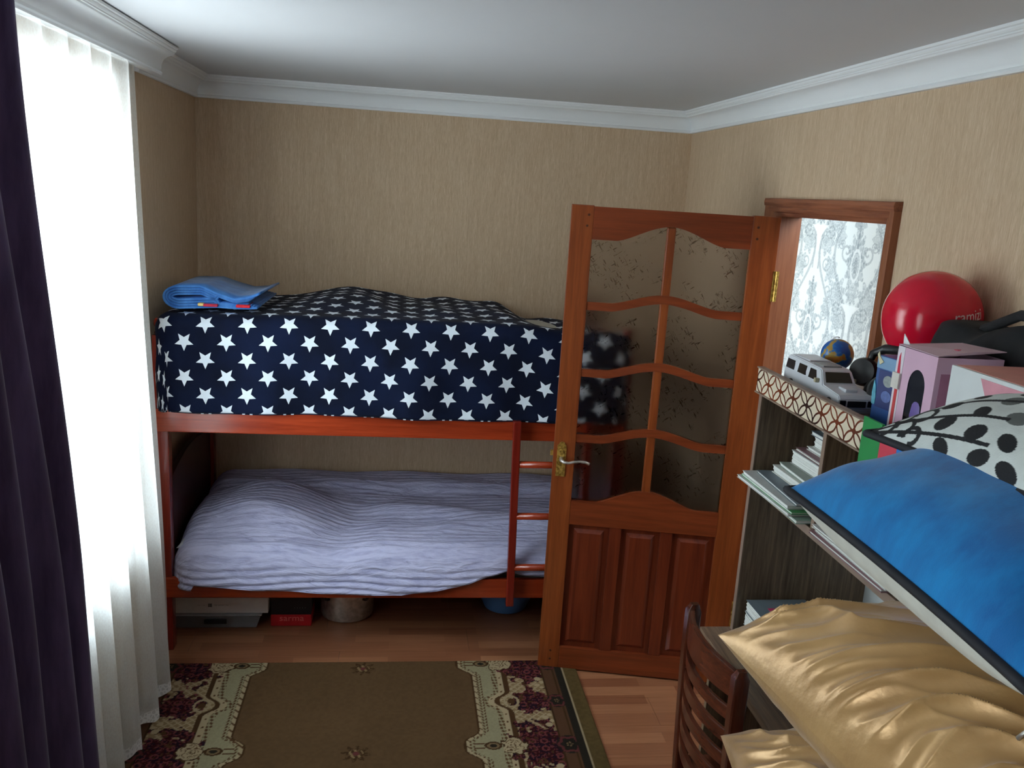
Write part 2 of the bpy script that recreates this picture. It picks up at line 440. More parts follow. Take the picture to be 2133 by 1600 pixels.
def tag(o, label=None, cat=None, group=None, kind=None):
    for k, v in (('label', label), ('category', cat), ('group', group), ('kind', kind)):
        if v: o[k] = v
    return o
def thing(name, label, cat, loc=(0,0,0), rz=0, group=None, kind=None):
    o = bpy.data.objects.new(name, None); o.empty_display_size = .05; COL.objects.link(o)
    o.location = loc; o.rotation_euler = (0, 0, rz)
    o.matrix_basis = Matrix.Translation(loc) @ Matrix.Rotation(rz, 4, 'Z')
    return tag(o, label, cat, group, kind)
def text_bm(body, size, depth=.0006, res=3):
    c = bpy.data.curves.new('lettering', 'FONT'); c.body = body; c.size = size; c.extrude = depth; c.resolution_u = res
    c.align_x = 'CENTER'; c.align_y = 'CENTER'
    o = bpy.data.objects.new('lettering_tmp', c); COL.objects.link(o)
    me = o.to_mesh(); bm = bm_new(); bm.from_mesh(me); o.to_mesh_clear()
    bpy.data.objects.remove(o); bpy.data.curves.remove(c)
    return bm
def smooth01(x): x = np.clip(x, 0, 1); return x*x*(3-2*x)
def vnoise(x, y, seed=0):
    """Value noise on numpy arrays."""
    xi, yi = np.floor(x).astype(np.int64), np.floor(y).astype(np.int64); xf, yf = x-xi, y-yi
    def h(a, b):
        k = (a*374761393 + b*668265263 + seed*1442695041) & 0xffffffff
        k = ((k ^ (k >> 13)) * 1274126177) & 0xffffffff
        return ((k ^ (k >> 16)) & 0xffff)/65535.0
    u, v = smooth01(xf), smooth01(yf)
    return (h(xi, yi)*(1-u)+h(xi+1, yi)*u)*(1-v) + (h(xi, yi+1)*(1-u)+h(xi+1, yi+1)*u)*v

# ------------------------------------------------------------------ room shell
def struct(name, bm, m, label, cat, parent=None, **kw):
    o = obj(name, bm, m, parent, **kw)
    if parent is None: tag(o, label, cat, kind='structure')
    return o
fl = thing('floor', 'orange brown laminate floor around the brown rug', 'floor', (0, 0, 0), kind='structure')
obj('underlay', box(XL-.2, XR+.02, YF, YB+.1, -.06, -.009), plain('underlay', (.05, .04, .03), .9), fl)
PW, PL = .195, 1.23
meshes = {}
row = 0; y = YB
pk = 0
while y > YF:
    y0 = max(YF, y-PW); off = (row*0.47) % 1.0 * PL; x = XL - off
    while x < XR:
        a, b = max(XL, x), min(XR, x+PL)
        if b-a > .02:
            bm = bm_new(); add_box(bm, a+.0005, b-.0005, y0+.0005, y-.0005, -.009, 0)
            obj('plank', bm, MT['laminate'], fl)
        x += PL
    y = y0; row += 1

bm = bm_new(); add_box(bm, XL-.3, XR+.0, YF-.1, YB+.12, ZC, ZC+.12)
struct('ceiling', bm, MT['ceiling'], 'plain white ceiling above the bunk bed', 'ceiling')
struct('wall_back', box(XL-.3, XR+.14, YB, YB+.12, -.06, ZC), MT['wallpaper'], 'beige wallpapered back wall behind the bunk bed', 'wall')
struct('wall_front', box(XL-.3, XR+.14, YF-.12, YF, -.06, ZC), MT['wallpaper'], 'beige wallpapered wall opposite the bunk bed', 'wall')
# left wall with the window opening
WY0, WY1, WZ0, WZ1 = .35, 3.20, .72, 2.30
bm = bm_new()
add_box(bm, XL-.26, XL, YF, WY0, -.06, ZC); add_box(bm, XL-.26, XL, WY1, YB, -.06, ZC)
add_box(bm, XL-.26, XL, WY0, WY1, -.06, WZ0); add_box(bm, XL-.26, XL, WY0, WY1, WZ1, ZC)
struct('wall_left', bm, MT['wallpaper'], 'beige wallpapered window wall behind the white sheer curtain', 'wall')
# right wall with the doorway
DY0, DY1, DZ, WT = 2.50, 3.36, 2.045, .09
bm = bm_new()
add_box(bm, XR, XR+WT, YF, DY0, -.06, ZC); add_box(bm, XR, XR+WT, DY1, YB, -.06, ZC); add_box(bm, XR, XR+WT, DY0, DY1, DZ, ZC)
struct('wall_right', bm, MT['wallpaper'], 'beige wallpapered wall around the open doorway', 'wall')

# window
w1 = thing('window_1', 'wide white framed window glowing behind the sheer curtain', 'window', (XL-.2, (WY0+WY1)/2, WZ0), kind='structure')
fm = plain('white_window_frame', srgb(235, 236, 236), .4, .02)
bm = bm_new(); X0, X1 = XL-.22, XL-.15
add_box(bm, X0, X1, WY0, WY0+.06, WZ0, WZ1); add_box(bm, X0, X1, WY1-.06, WY1, WZ0, WZ1)
add_box(bm, X0, X1, WY0+.06, WY1-.06, WZ0, WZ0+.06); add_box(bm, X0, X1, WY0+.06, WY1-.06, WZ1-.06, WZ1)
obj('window_frame', bm, fm, w1)
ys = [WY0+.06, WY0+1.0, WY0+1.95, WY1-.06]
for k in (1, 2): obj('mullion', box(X0, X1, ys[k]-.035, ys[k]+.035, WZ0+.06, WZ1-.06), fm, w1)
for k in range(3):
    obj('pane', box(X0+.03, X0+.036, ys[k]+(.035 if k else 0), ys[k+1]-(.035 if k < 2 else 0), WZ0+.06, WZ1-.06), MT['pane'], w1)
obj('window_sill', box(XL-.15, XL+.03, WY0, WY1, WZ0-.03, WZ0, .004), fm, w1)

# cornice: profile as (distance from wall, height above its underside)
CP = [(0, 0), (.016, 0), (.019, .006), (.016, .012), (.012, .015), (.015, .022)]
for k in range(9):
    t = k/8*math.pi/2; CP.append((.015 + .042*(1-math.cos(t)), .024 + .048*math.sin(t)))
CP += [(.060, .074), (.062, .079), (.0655, .080), (.0655, .084), (.069, .0855), (.072, .090), (.072, .094), (.077, .096), (.079, .1000), (.079, .1031), (0, .1031)]
def cornice(name, poly, label):
    """Sweep the profile along a plan polyline; each entry is (function of distance d -> (x, y)) at an end."""
    bm = bm_new(); rings = []
    for fn in poly: rings.append([bm.verts.new((*fn(d), CB+h)) for d, h in CP])
    k = len(CP)
    for A, B in zip(rings, rings[1:]):
        for i in range(k):
            j = (i+1) % k; bm.faces.new((A[i], A[j], B[j], B[i]))
    bm.faces.new(rings[0]); bm.faces.new(rings[-1][::-1])
    bmesh.ops.recalc_face_normals(bm, faces=bm.faces[:])
    return struct(name, bm, MT['cornice'], label, 'cornice', auto=28)
cornice('trim_1', [lambda d: (XL+d, YB-d), lambda d: (XR-d, YB-d)], 'white ridged cornice along the back wall above the bunk bed')
cornice('trim_2', [lambda d: (XR-d, YB-d), lambda d: (XR-d, YF)], 'white ridged cornice along the right wall above the doorway')
cornice('trim_3', [lambda d: (XL+d, YB-d), lambda d: (XL+d, 3.56)], 'short white cornice piece in the corner left of the bunk bed')
PEL = .072
bm = bm_new(); rings = []
PP = [(a+PEL, h) for a, h in CP[:-1]] + [(PEL-.02, .1031), (PEL-.02, 0)]
for yy in (3.60, YF): rings.append([bm.verts.new((XL+d, yy, CB-.004+h)) for d, h in PP])
for i in range(len(PP)):
    j = (i+1) % len(PP); bm.faces.new((rings[0][i], rings[0][j], rings[1][j], rings[1][i]))
bm.faces.new(rings[0][::-1]); bm.faces.new(rings[1]); bmesh.ops.recalc_face_normals(bm, faces=bm.faces[:])
struct('trim_4', bm, MT['cornice'], 'white cornice pelmet hiding the curtain track above the window', 'pelmet', auto=28)

# door casing on the right wall
t5 = thing('trim_5', 'reddish pine door casing around the doorway with patterned wallpaper beyond', 'door frame', (XR, 2.95, 0), kind='structure')
def casing(pts_fn): pass
CZ0, CZ1 = 2.014, 2.083          # head
CYl0, CYl1 = 3.335, 3.435        # hinge-side casing (far)
CYr0, CYr1 = 2.476, 2.532        # latch-side casing (near)
bm = bm_new()
for k, (a, b, d) in enumerate(((0, .030, .026), (.027, .052, .020), (.049, .069, .013))):
    add_prism(bm, [(XR, CZ1-a), (XR-d, CZ1-a-.002), (XR-d-.003, CZ1-(a+b)/2), (XR-d, CZ1-b), (XR, CZ1-b)], 'y', CYr0+a*.8, CYl1-a*.8)
obj('head_casing', bm, MT['frame_h'], t5)
bm = bm_new()
for k, (a, b, d) in enumerate(((0, .026, .024), (.024, .044, .019), (.042, .056, .012))):
    add_prism(bm, [(XR, CYr0+a), (XR-d, CYr0+a+.001), (XR-d-.002, CYr0+(a+b)/2), (XR-d, CYr0+b), (XR, CYr0+b)], 'z', 0, CZ1-.004-a)
obj('side_casing', bm, MT['frame_v'], t5)
bm = bm_new(); add_prism(bm, [(XR, CYl0), (XR-.012, CYl0), (XR-.02, CYl0+.05), (XR-.026, CYl1-.01), (XR-.02, CYl1), (XR, CYl1)], 'z', 0, CZ1-.004)
obj('side_casing', bm, MT['frame_v'], t5)
obj('jamb', box(XR-.004, XR+WT+.005, 3.335, 3.362, 0, CZ0+.02, .003), MT['frame_v'], t5)
obj('door_stop', box(XR-.03, XR-.004, 3.300, 3.335, 0, CZ0, .003), MT['frame_v'], t5)
obj('jamb', box(XR-.001, XR+WT+.005, 2.498, 2.527, 0, CZ0+.02, .003), MT['frame_v'], t5)
obj('head_jamb', box(XR-.001, XR+WT+.005, 2.527, 3.335, CZ0, CZ0+.03, .003), MT['frame_h'], t5)

# hallway beyond the doorway: damask wall
HX = 2.45
def damask():
    y = np.arange(3.2, 5.6, .004); z = np.arange(0, 2.5, .004)
    Yw, Zw = np.meshgrid(y, z); Y, Z = 4.43+(Yw-4.47)/1.75, 1.62+(Zw-1.70)/1.5
    PXX, PZ = .53, .56
    base = np.array(srgb(226, 234, 232)); d1 = np.array(srgb(132, 148, 154)); d2 = np.array(srgb(112, 126, 134)); hi = np.array(srgb(240, 246, 244))
    dark = np.zeros_like(Y); dark2 = np.zeros_like(Y); lite = np.zeros_like(Y)
    for ox, oz in ((4.43, 1.62), (4.43+PXX/2, 1.62-PZ/2)):
        u = np.abs((Y-ox+PXX/2) % PXX - PXX/2); v = (Z-oz+PZ/2) % PZ - PZ/2
        # palmette medallion: feathered drop with pale veins
        def leaf(cu, cv, ru, rv, k, amp, ph=0.0, st=.62):
            nonlocal dark, lite
            rr = np.hypot((u-cu)/ru, (v-cv)/rv); tt = np.arctan2((v-cv)/rv, (u-cu)/ru)
            m_ = rr < .92*(1+amp*np.cos(tt*k+ph))
            vein = np.abs(((rr*3.4 + .35*np.cos(tt*k+ph)) % 1)-.5) < .13
            dark = np.maximum(dark, m_*(st+.25*(vnoise(Y*70, Z*70, int(k)) > .5)))
            lite = np.maximum(lite, m_*vein*.55)
        leaf(0, .055, .060, .115, 13, .16, 0, .70); leaf(0, .20, .034, .050, 7, .22, 1.57, .75); leaf(0, -.055, .036, .045, 9, .2, 1.57, .75)
        leaf(.095, -.075, .058, .072, 9, .2); leaf(.065, -.165, .046, .05, 7, .22); leaf(.155, .015, .040, .055, 7, .22); leaf(.150, -.135, .035, .045, 7, .2)
        ring = np.abs(np.hypot(u/.026, (v-.045)/.055)-1) < .12; lite = np.maximum(lite, ring*.9)
        dark2 = np.maximum(dark2, (np.hypot(u/.012, (v-.045)/.03) < 1)*.7)
        dark2 = np.maximum(dark2, (u < .0045)*((v > .09) & (v < .26))*.8)
        # ogee vine with scrolls
        vine = .185 + .062*np.sin(2*np.pi*v/PZ + .6)
        dark2 = np.maximum(dark2, (np.abs(u-vine) < .0075)*.62)
        for cu, cv, rs in ((.185, .16, .036), (.2, -.19, .040), (.11, .215, .030), (.075, -.245, .032), (.10, .12, .024)):
            rr = np.hypot(u-cu, v-cv); tt = np.arctan2(v-cv, u-cu)
            sp = np.abs(((rr/rs*1.5 - tt/(2*np.pi)) % 1)-.5)
            dark2 = np.maximum(dark2, ((sp < .17) & (rr < rs))*.62)
        flare = (u < .012+.05*np.clip((v+.16)/.06, 0, 1)**2) & (v > -.20) & (v < -.10)
        lite = np.maximum(lite, flare*1.0)
        dark2 = np.maximum(dark2, (np.abs(u-.020-.01*np.clip((v+.16)/.06, 0, 1)) < .004)*((v > -.27) & (v < -.12))*.7)
    tex = .85+.3*vnoise(Y*260, Z*260, 3)
    dark *= tex; dark2 *= tex
    c = base*(1-dark[..., None]*.75) + d1*dark[..., None]*.75
    c = c*(1-dark2[..., None]*.8) + d2*dark2[..., None]*.8
    c = c*(1-lite[..., None]*.85) + hi*lite[..., None]*.85
    X = np.full_like(Y, HX)
    return X, Yw, Zw, c
X, Y, Z, c = damask()
wh = grid_obj('wall_hall', X[:, ::-1], Y[:, ::-1], Z[:, ::-1], attr_mat('damask_wallpaper', .5), colors=c[:, ::-1], thick=0)
tag(wh, 'white hallway wall with grey damask wallpaper beyond the doorway', 'wall', kind='structure')
hm = plain('pale_hall_paint', srgb(225, 230, 228), .7, .02)
struct('wall_hall_outer', box(HX+.002, HX+.1, 1.0, 5.7, -.06, 2.5), hm, 'pale outer wall of the hallway behind the damask wallpaper', 'wall')
struct('wall_hall_far', box(XR+WT, HX, 5.6, 5.7, -.06, 2.5), hm, 'pale far end wall of the hallway', 'wall')
struct('wall_hall_near', box(XR+WT, HX, 1.0, 1.1, -.06, 2.5), hm, 'pale near end wall of the hallway', 'wall')
struct('ceiling_hall', box(XR+WT, HX+.1, 1.0, 5.7, 2.5, 2.6), hm, 'pale ceiling of the hallway', 'ceiling')
struct('floor_hall', box(XR+.02, HX+.1, 1.0, 5.7, -.06, 0), MT['laminate'], 'laminate floor of the hallway beyond the doorway', 'floor')

# ------------------------------------------------------------------ the open door (local frame: x = from hinge to free edge, y = thickness, z = height)
ANG = .2059
d1 = thing('door_1', 'orange varnished pine door with eight patterned glass panes, standing open', 'door', (XR-.03, 3.2447, 0), kind='structure')
d1.matrix_basis = Matrix.Translation((XR-.03, 3.2447, 0)) @ Matrix(((-math.cos(ANG), math.sin(ANG), 0, 0), (math.sin(ANG), math.cos(ANG), 0, 0), (0, 0, 1, 0), (0, 0, 0, 1)))
d1.matrix_basis = Matrix.Translation((XR-.03, 3.2447, 0)) @ Matrix.Rotation(-ANG, 4, 'Z')
# in this frame the leaf runs along -x from the hinge; y = 0 is the face turned to the room, +y the back
def L(u): return -u
T = .04; DW = .812
def dpart(name, bm, m, parent=d1, **kw): return obj(name, bm, m, parent, world=False, **kw)
def dbox(u0, u1, z0, z1, y0=0, y1=T, bev=.003): return box(L(u1), L(u0), y0, y1, z0, z1, bev)
dpart('stile', dbox(.722, DW, .008, 2.011), MT['door_v']); dpart('stile', dbox(0, .106, .008, 2.011), MT['door_v'])
dpart('bottom_rail', dbox(.106, .722, .008, .110), MT['door_h'])
C = .414
def arch(u, low, rise):    # low shoulders, cyma curve to a raised centre
    s = abs(u-C)
    if s > .212: return low
    t = s/.212
    return low + rise*(math.cos(math.pi*t)*.5+.5)**.72*(1 - .10*t)
us = [.106+(.722-.106)*k/48 for k in range(49)]
def dprism(top, bot, y0=0, y1=T):
    pts = [(L(u), top(u)) for u in us] + [(L(u), bot(u)) for u in reversed(us)]
    return prism(pts, 'y', y0, y1)
dpart('top_rail', dprism(lambda u: 2.007, lambda u: arch(u, 1.879, .067)), MT['door_h'])
dpart('middle_rail', dprism(lambda u: arch(u, .787, .066), lambda u: .682), MT['door_h'])
for z in (1.598, 1.323, 1.045):
    dpart('glazing_bar', dprism(lambda u: arch(u, z+.033, .046), lambda u: arch(u, z, .044), .004, T-.004), MT['door_h'])
dpart('glazing_bar', dbox(C-.018, C+.018, .84, 1.945, .006, T-.006, .006), MT['door_v'])
levels = [lambda u: arch(u, .787, .066), lambda u: arch(u, 1.045, .044), lambda u: arch(u, 1.323, .044), lambda u: arch(u, 1.598, .044), lambda u: arch(u, 1.879, .067)]
for k in range(4):
    for a, b in ((.106, C-.018), (C+.018, .722)):
        uu = [a+(b-a)*i/20 for i in range(21)]
        lo = lambda u: levels[k](u) + (.033 if k else 0) - .003
        pts = [(L(u), levels[k+1](u)+.003) for u in uu] + [(L(u), lo(u)) for u in reversed(uu)]
        dpart('glass_pane', prism(pts, 'y', T/2-.002, T/2+.002), MT['door_glass'])
# lower panels: three raised fields between two mullions
for a, b in ((.309-.024, .309+.026), (.523-.024, .523+.026)): dpart('mullion', dbox(a, b, .110, .682, .003, T-.003), MT['door_panel_shaded'])
for a, b in ((.106, .285), (.335, .499), (.549, .722)):
    bm = bm_new(); add_box(bm, L(b), L(a), .017, .023, .110, .682)
    m_ = .022; A, B = a+m_, b-m_; z0, z1 = .110+m_, .682-m_
    for (o0, o1, ya, yb) in ((0, .016, .017, .006),):
        P = lambda u, y, z: bm.verts.new((L(u), y, z))
        q0 = [P(A, ya, z0), P(B, ya, z0), P(B, ya, z1), P(A, ya, z1)]
        q1 = [P(A+o1, yb, z0+o1), P(B-o1, yb, z0+o1), P(B-o1, yb, z1-o1), P(A+o1, yb, z1-o1)]
        for i in range(4): bm.faces.new((q0[i], q0[(i+1) % 4], q1[(i+1) % 4], q1[i]))
        bm.faces.new(q1)
    bmesh.ops.recalc_face_normals(bm, faces=bm.faces[:])
    dpart('panel', bm, MT['door_panel_shaded'])
pegm = plain('dark_peg', srgb(74, 34, 18), .5)
for u, z in ((.741, 1.974), (.745, 1.931), (.084, 1.966), (.084, 1.922), (.76, .09), (.76, .05), (.05, .09)):
    dpart('peg', lathe([(0, -.0012), (.0045, -.0012), (.005, .002), (0, .002)], 12, Matrix.Translation((L(u), 0, z)) @ Matrix.Rotation(-math.pi/2, 4, 'X') @ Matrix.Scale(-1, 4, (0, 0, 1))), pegm)
for z0, z1 in ((1.684, 1.803), (.285, .40)):
    hg = dpart('hinge', box(-.006, .016, -.004, -.0005, z0, z1, .001), MT['brass'])
    dpart('knuckle', lathe([(0, z0), (.006, z0), (.006, z1), (0, z1)], 12, Matrix.Translation((.008, -.006, 0))), MT['brass'], hg)
# handle
pts = [(-.019, .893), (.019, .893), (.019, 1.026), (.012, 1.033)] + [(.012*math.cos(t), 1.033+.010*math.sin(t)) for t in (.5, 1.0, 1.57, 2.1, 2.6)] + [(-.012, 1.033), (-.019, 1.026)]
hp = dpart('handle_plate', prism([(L(.777)+p, z) for p, z in pts], 'y', -.005, -.0003), MT['brass'])
bm = prism([(L(.777)+p*.62, .9635+(z-.9635)*.86) for p, z in pts], 'y', -.0075, -.005)
obj('plate_relief', bm, MT['brass'], hp, world=False)
lev = [(L(.777), -.006, .972), (L(.777), -.034, .972), (L(.765), -.046, .968), (L(.745), -.048, .966), (L(.725), -.048, .972), (L(.700), -.047, .976), (L(.675), -.046, .9745), (L(.660), -.045, .968)]
obj('lever', tube(lev, [.008, .007, .0065, .006, .0055, .005, .0055, .0065], 10), MT['steel'], hp, world=False, smooth=True)
obj('keyhole_boss', lathe([(0, 0), (.009, 0), (.008, .004), (0, .005)], 16, Matrix.Translation((L(.777), -.0075, 1.005)) @ Matrix.Rotation(math.pi/2, 4, 'X')), MT['brass'], hp, world=False)
dpart('latch', box(L(DW+.012), L(DW-.001), .014, .026, .975, .998, .002), MT['brass'])

# ------------------------------------------------------------------ curtains
sh = thing('sheer_curtain', 'white sheer curtain hanging in soft folds over the bright window', 'curtain', (-.93, 2.0, 0))
yy = np.linspace(.2, 3.315, 760); zz = np.linspace(.075, 2.46, 70)
Y, Z = np.meshgrid(yy, zz)
def sheer_x(Y, Z):
    k = .35 + .65*smooth01((Y-2.25)/.3); a = (.010 + .030*(1-Z/2.46))*k
    ph = Y*2*math.pi/.165 + 1.1*np.sin(Y*3.1) + .35*np.sin(Z*1.3+Y*2)
    return -.945 - .012*(1-k)/.65 + .052*(1-Z/2.46)*k + a*np.sin(ph) + .25*a*np.sin(2.3*ph+1) 
def sheer_y(Y, Z): return Y + .035*(1-Z/2.46)*smooth01((Y-2.7)/.6) + .008*np.sin(Z*3)*(Y > 3)
grid_obj('curtain_cloth', sheer_x(Y, Z), sheer_y(Y, Z), Z, MT['sheer'], sh)
zl = np.linspace(0, 1, 10); Y2, T2 = np.meshgrid(yy, zl)
hem = .022 + .016*np.abs(np.sin(Y2*math.pi/.075))
Z2 = hem + (.075-hem)*T2
grid_obj('lace_hem', sheer_x(Y2, Z2), sheer_y(Y2, Z2), Z2, MT['lace'], sh)

dk = thing('drape', 'dark purple curtain hanging beside the white sheer curtain', 'curtain', (-.86, 1.8, 0))
s = np.linspace(0, 1, 260); zz = np.linspace(.02, 2.46, 80)
Sg, Z = np.meshgrid(s, zz)
def edge_y(Z): return 2.155 + .185*smooth01((2.40-Z)/1.5) + .02*(1.2-Z).clip(0)
Yd = .9 + (edge_y(Z)-.9)*Sg
am = .018+.024*(1-Z/2.46)
Xd = -.885 + .045*(1-Z/2.46)*1.0 + am*np.sin(Sg*2*math.pi*9.5 + .5*np.sin(Z*1.4)) + .012*np.sin(Sg*31+Z)
grid_obj('curtain_cloth', Xd, Yd, Z, MT['purple'], dk, thick=.004)

# ------------------------------------------------------------------ bunk bed
bed = thing('bunk_bed', 'red varnished wooden bunk bed against the back wall', 'bunk bed', (0, 4.05, 0))
BX0, BX1, BY0, BY1 = -.985, 1.01, 3.575, 4.50
def post(x, y, top):
    bm = bm_new(); add_box(bm, x-.028, x+.028, y-.028, y+.028, 0, top-.07, .006)
    add_lathe(bm, [(0, top-.07), (.022, top-.07), (.024, top-.062), (.015, top-.055), (.018, top-.045), (.026, top-.03), (.026, top-.015), (.018, top-.004), (0, top)], 20, Matrix.Translation((x, y, 0)))
    return bm
for x, y, t in ((BX0+.028, BY0+.03, 1.465), (BX0+.028, BY1-.03, 1.545), (BX1-.028, BY0+.03, 1.50), (BX1-.028, BY1-.03, 1.545)):
    obj('post', post(x, y, t), MT['bed_z_shaded'], bed, auto=35)
rx0, rx1 = BX0+.056, BX1-.056
obj('upper_side_rail', box(BX0+.01, BX1-.01, BY0-.012, BY0+.014, .995, 1.092, .004), MT['bed_x'], bed)
obj('upper_side_rail', box(rx0, rx1, BY1-.03, BY1-.005, .995, 1.092, .004), MT['bed_x'], bed)
obj('lower_side_rail', box(BX0+.01, BX1-.01, BY0-.012, BY0+.014, .256, .345, .004), MT['bed_x'], bed)
obj('lower_side_rail', box(rx0, rx1, BY1-.03, BY1-.005, .236, .345, .004), MT['bed_x'], bed)
for x in (BX0+.016, BX1-.038):
    yy_ = np.linspace(BY0+.05, BY1-.05, 25)
    ar = lambda y: .745 + .062*math.sin(math.pi*(y-BY0-.05)/(BY1-BY0-.10))
    pts = [(y, ar(y)) for y in yy_] + [(BY1-.05, .22), (BY0+.05, .22)]
    obj('end_panel', prism(pts, 'x', x, x+.022), MT['bed_shaded'], bed)
    ar2 = lambda y: 1.36 + .07*math.sin(math.pi*(y-BY0-.05)/(BY1-BY0-.10))
    pts = [(y, ar2(y)) for y in yy_] + [(BY1-.05, .99), (BY0+.05, .99)]
    obj('end_panel', prism(pts, 'x', x, x+.022), MT['bed_z_shaded'], bed)
obj('bed_base', box(rx0-.03, rx1+.03, BY0+.014, BY1-.03, 1.02, 1.045), MT['bed_z_shaded'], bed)
obj('bed_base', box(rx0-.03, rx1+.03, BY0+.014, BY1-.03, .262, .285), MT['bed_z_shaded'], bed)
obj('mattress', box(rx0, rx1-.02, BY0+.05, BY1-.04, 1.046, 1.40, .03), MT['grey_cotton'], bed)
obj('mattress', box(rx0, rx1-.02, BY0+.11, BY1-.04, .286, .44, .03), MT['grey_cotton'], bed)

lad = thing('bunk_ladder', 'red wooden ladder leaning on the bunk bed beside the open door', 'ladder', (.70, 3.54, 0))
def bar_between(a, b, w, d):
    a, b = Vector(a), Vector(b); t = (b-a).normalized(); L_ = (b-a).length
    q = t.to_track_quat('Z', 'Y').to_matrix().to_4x4()
    return box(-w/2, w/2, -d/2, d/2, 0, L_, .004, Matrix.Translation(a) @ q)
for xb, xt in ((.531, .513), (.84, .826)):
    o = obj('ladder_rail', bar_between((xb, 3.535, .235), (xt, 3.535, 1.09), .030, .034), MT['bed_z_shaded'], lad)
for z in (.418, .659, .896): obj('rung', tube([(.535, 3.535, z), (.83, 3.535, z)], .0155, 12), MT['bed_x'], lad, smooth=True)

def drape(name, label, cat, m, x0, x1, y0, y1, ztop, emax, r, loc, nx=260, ny=190, extra=None, left=True, right=False, sx=.40, nzf=None):
    """A cloth laid on a box top and falling over its front and ends."""
    fr = 1.0
    p = np.linspace(x0-(sx if left else 0), x1+(sx if right else 0), nx); q = np.linspace(y0-.62, y1, ny)
    P, Q = np.meshgrid(p, q)
    dx = np.where(P < x0, P-x0, np.where(P > x1, P-x1, 0)); dy = np.where(Q < y0, Q-y0, 0)
    e = np.hypot(dx, dy); ex, ey = np.where(e > 0, dx/np.maximum(e, 1e-9), 0), np.where(e > 0, dy/np.maximum(e, 1e-9), 0)
    zt = ztop(P, Q, np.clip(P, x0, x1), np.clip(Q, y0, y1))
    em = emax(P, Q, zt)
    e = np.minimum(e, em)
    arc = r*math.pi/2
    hor = np.where(e < arc, r*np.sin(np.minimum(e, arc)/r), r); drop = np.where(e < arc, r*(1-np.cos(np.minimum(e, arc)/r)), r + e-arc)
    X = np.clip(P, x0, x1) + ex*hor; Y = np.clip(Q, y0, y1) + ey*hor; Z = zt - drop
    if extra is not None: X, Y, Z = extra(X, Y, Z, P, Q, e, drop)
    uv = np.stack([P, Q], -1)
    return X, Y, Z, uv, e
# star blanket: uv u = x, v chosen so that on the front v equals z
def zt_up(P, Q, x, y):
    z = 1.482 + .012*smooth01((x+.9)/.6) - .030*smooth01((y-3.75)/.6) + .055*np.exp(-((x+.24)/.20)**2)*smooth01((y-3.65)/.5) + .02*np.exp(-((x-.25)/.3)**2)*smooth01((y-3.7)/.5)
    z = z - .05*smooth01((x-.46)/.2)*smooth01((y-3.60)/.3) - .018*smooth01((x-.5)/.2) + .006*np.sin(x*23+y*9)*smooth01((y-3.62)/.2)*smooth01((x+.3)/.3)
    return z
RF = .055
def em_up(P, Q, zt): return (zt-1.086) - RF + RF*math.pi/2 + .003*np.sin(P*5)
def ex_up(X, Y, Z, P, Q, e, drop):
    k = smooth01((drop-.04)/.2)
    Y = Y - k*(.010*np.sin(P*9+1)+.006*np.sin(P*21)+.004*np.sin(P*3+Z*30)) - .004*k
    return X, Y, Z
X, Y, Z, uv, e = drape('a', '', '', None, -.918, .945, 3.605, 4.485, zt_up, em_up, RF, None, extra=ex_up, right=True, sx=.4)
uv = uv.copy(); v0 = 1.484 - RF + RF*math.pi/2      # arc length from the top edge down to z
uv[..., 1] = (uv[..., 1]-3.605) + v0
bl = grid_obj('star_blanket', X, Y, Z, MT['stars'], None, uv=uv, thick=.006)
tag(bl, 'navy blanket with white stars draped over the upper bunk', 'blanket')
# keep the blanket's own origin at its base
# quilt on the lower bunk
def zt_lo(P, Q, x, y):
    z = .488 + .045*smooth01((y-4.24)/.10)
    bump = np.exp(-(((x+.60)/.27)**2)) * (1-smooth01((y-4.12)/.22)) * smooth01((y-3.64)/.22)
    z = z + .105*bump
    z = z - .030*np.exp(-((x+.20-.25*(y-3.9))/.13)**2)*smooth01((4.25-y)/.2)
    # a long soft fold running across the bed, and a second one nearer the ladder
    c1 = 4.02 - .10*np.sin((x-.1)*2.2); z = z + .030*np.exp(-((y-c1)/.075)**2)*smooth01((x+.35)/.3)
    c2 = 3.80 + .06*np.sin((x-.2)*3.0); z = z + .026*np.exp(-((y-c2)/.06)**2)*smooth01((x-.05)/.25)
    return z + .004*np.sin(x*11+y*17)*smooth01((y-3.7)/.2)
RQ = .10
def hemz(x): return np.interp(x, [-.98, -.90, -.83, -.24, .05, .30, .52, .60, .95], [.300, .306, .328, .283, .287, .325, .392, .37, .36])
def em_lo(P, Q, zt):
    full = (zt-hemz(P)) - RQ + RQ*math.pi/2
    dx = np.where(P < -.83, -.83-P, 0); dy = np.where(Q < 3.655, 3.655-Q, 0); e = np.hypot(dx, dy)
    k = np.where(e > 0, dy/np.maximum(e, 1e-9), 1)          # 1 = falling over the front, 0 = tucked in at the head end
    return np.where(e > 0, .13 + (full-.13)*smooth01(k*2.2), full)
def ex_lo(X, Y, Z, P, Q, e, drop):
    k = smooth01((drop-.02)/.15)
    w = np.sin(Z*2*math.pi/.031 + 1.6*np.sin(P*6) + 2*vnoise(P*9, Z*20, 4))
    Y = Y - k*(.0045*w + .010*np.sin(P*7+.5)) - .045*k*smooth01((drop-.05)/.15)*0.4
    Z = Z + (1-k)*.0016*np.sin(Y*2*math.pi/.038 + 2*np.sin(P*5) + 3*vnoise(P*7, Y*12, 9))
    return X, Y, Z
X, Y, Z, uv, e = drape('b', '', '', None, -.83, .93, 3.655, 4.485, zt_lo, em_lo, RQ, None, nx=420, ny=330, extra=ex_lo, left=True, right=False, sx=.28)
X = np.maximum(X, -.955+.0*X)
bq = grid_obj('quilt', X, Y, Z, MT['quilt'], None, uv=uv, thick=.006)
tag(bq, 'pale lavender quilted bedspread covering the lower bunk', 'bedspread')

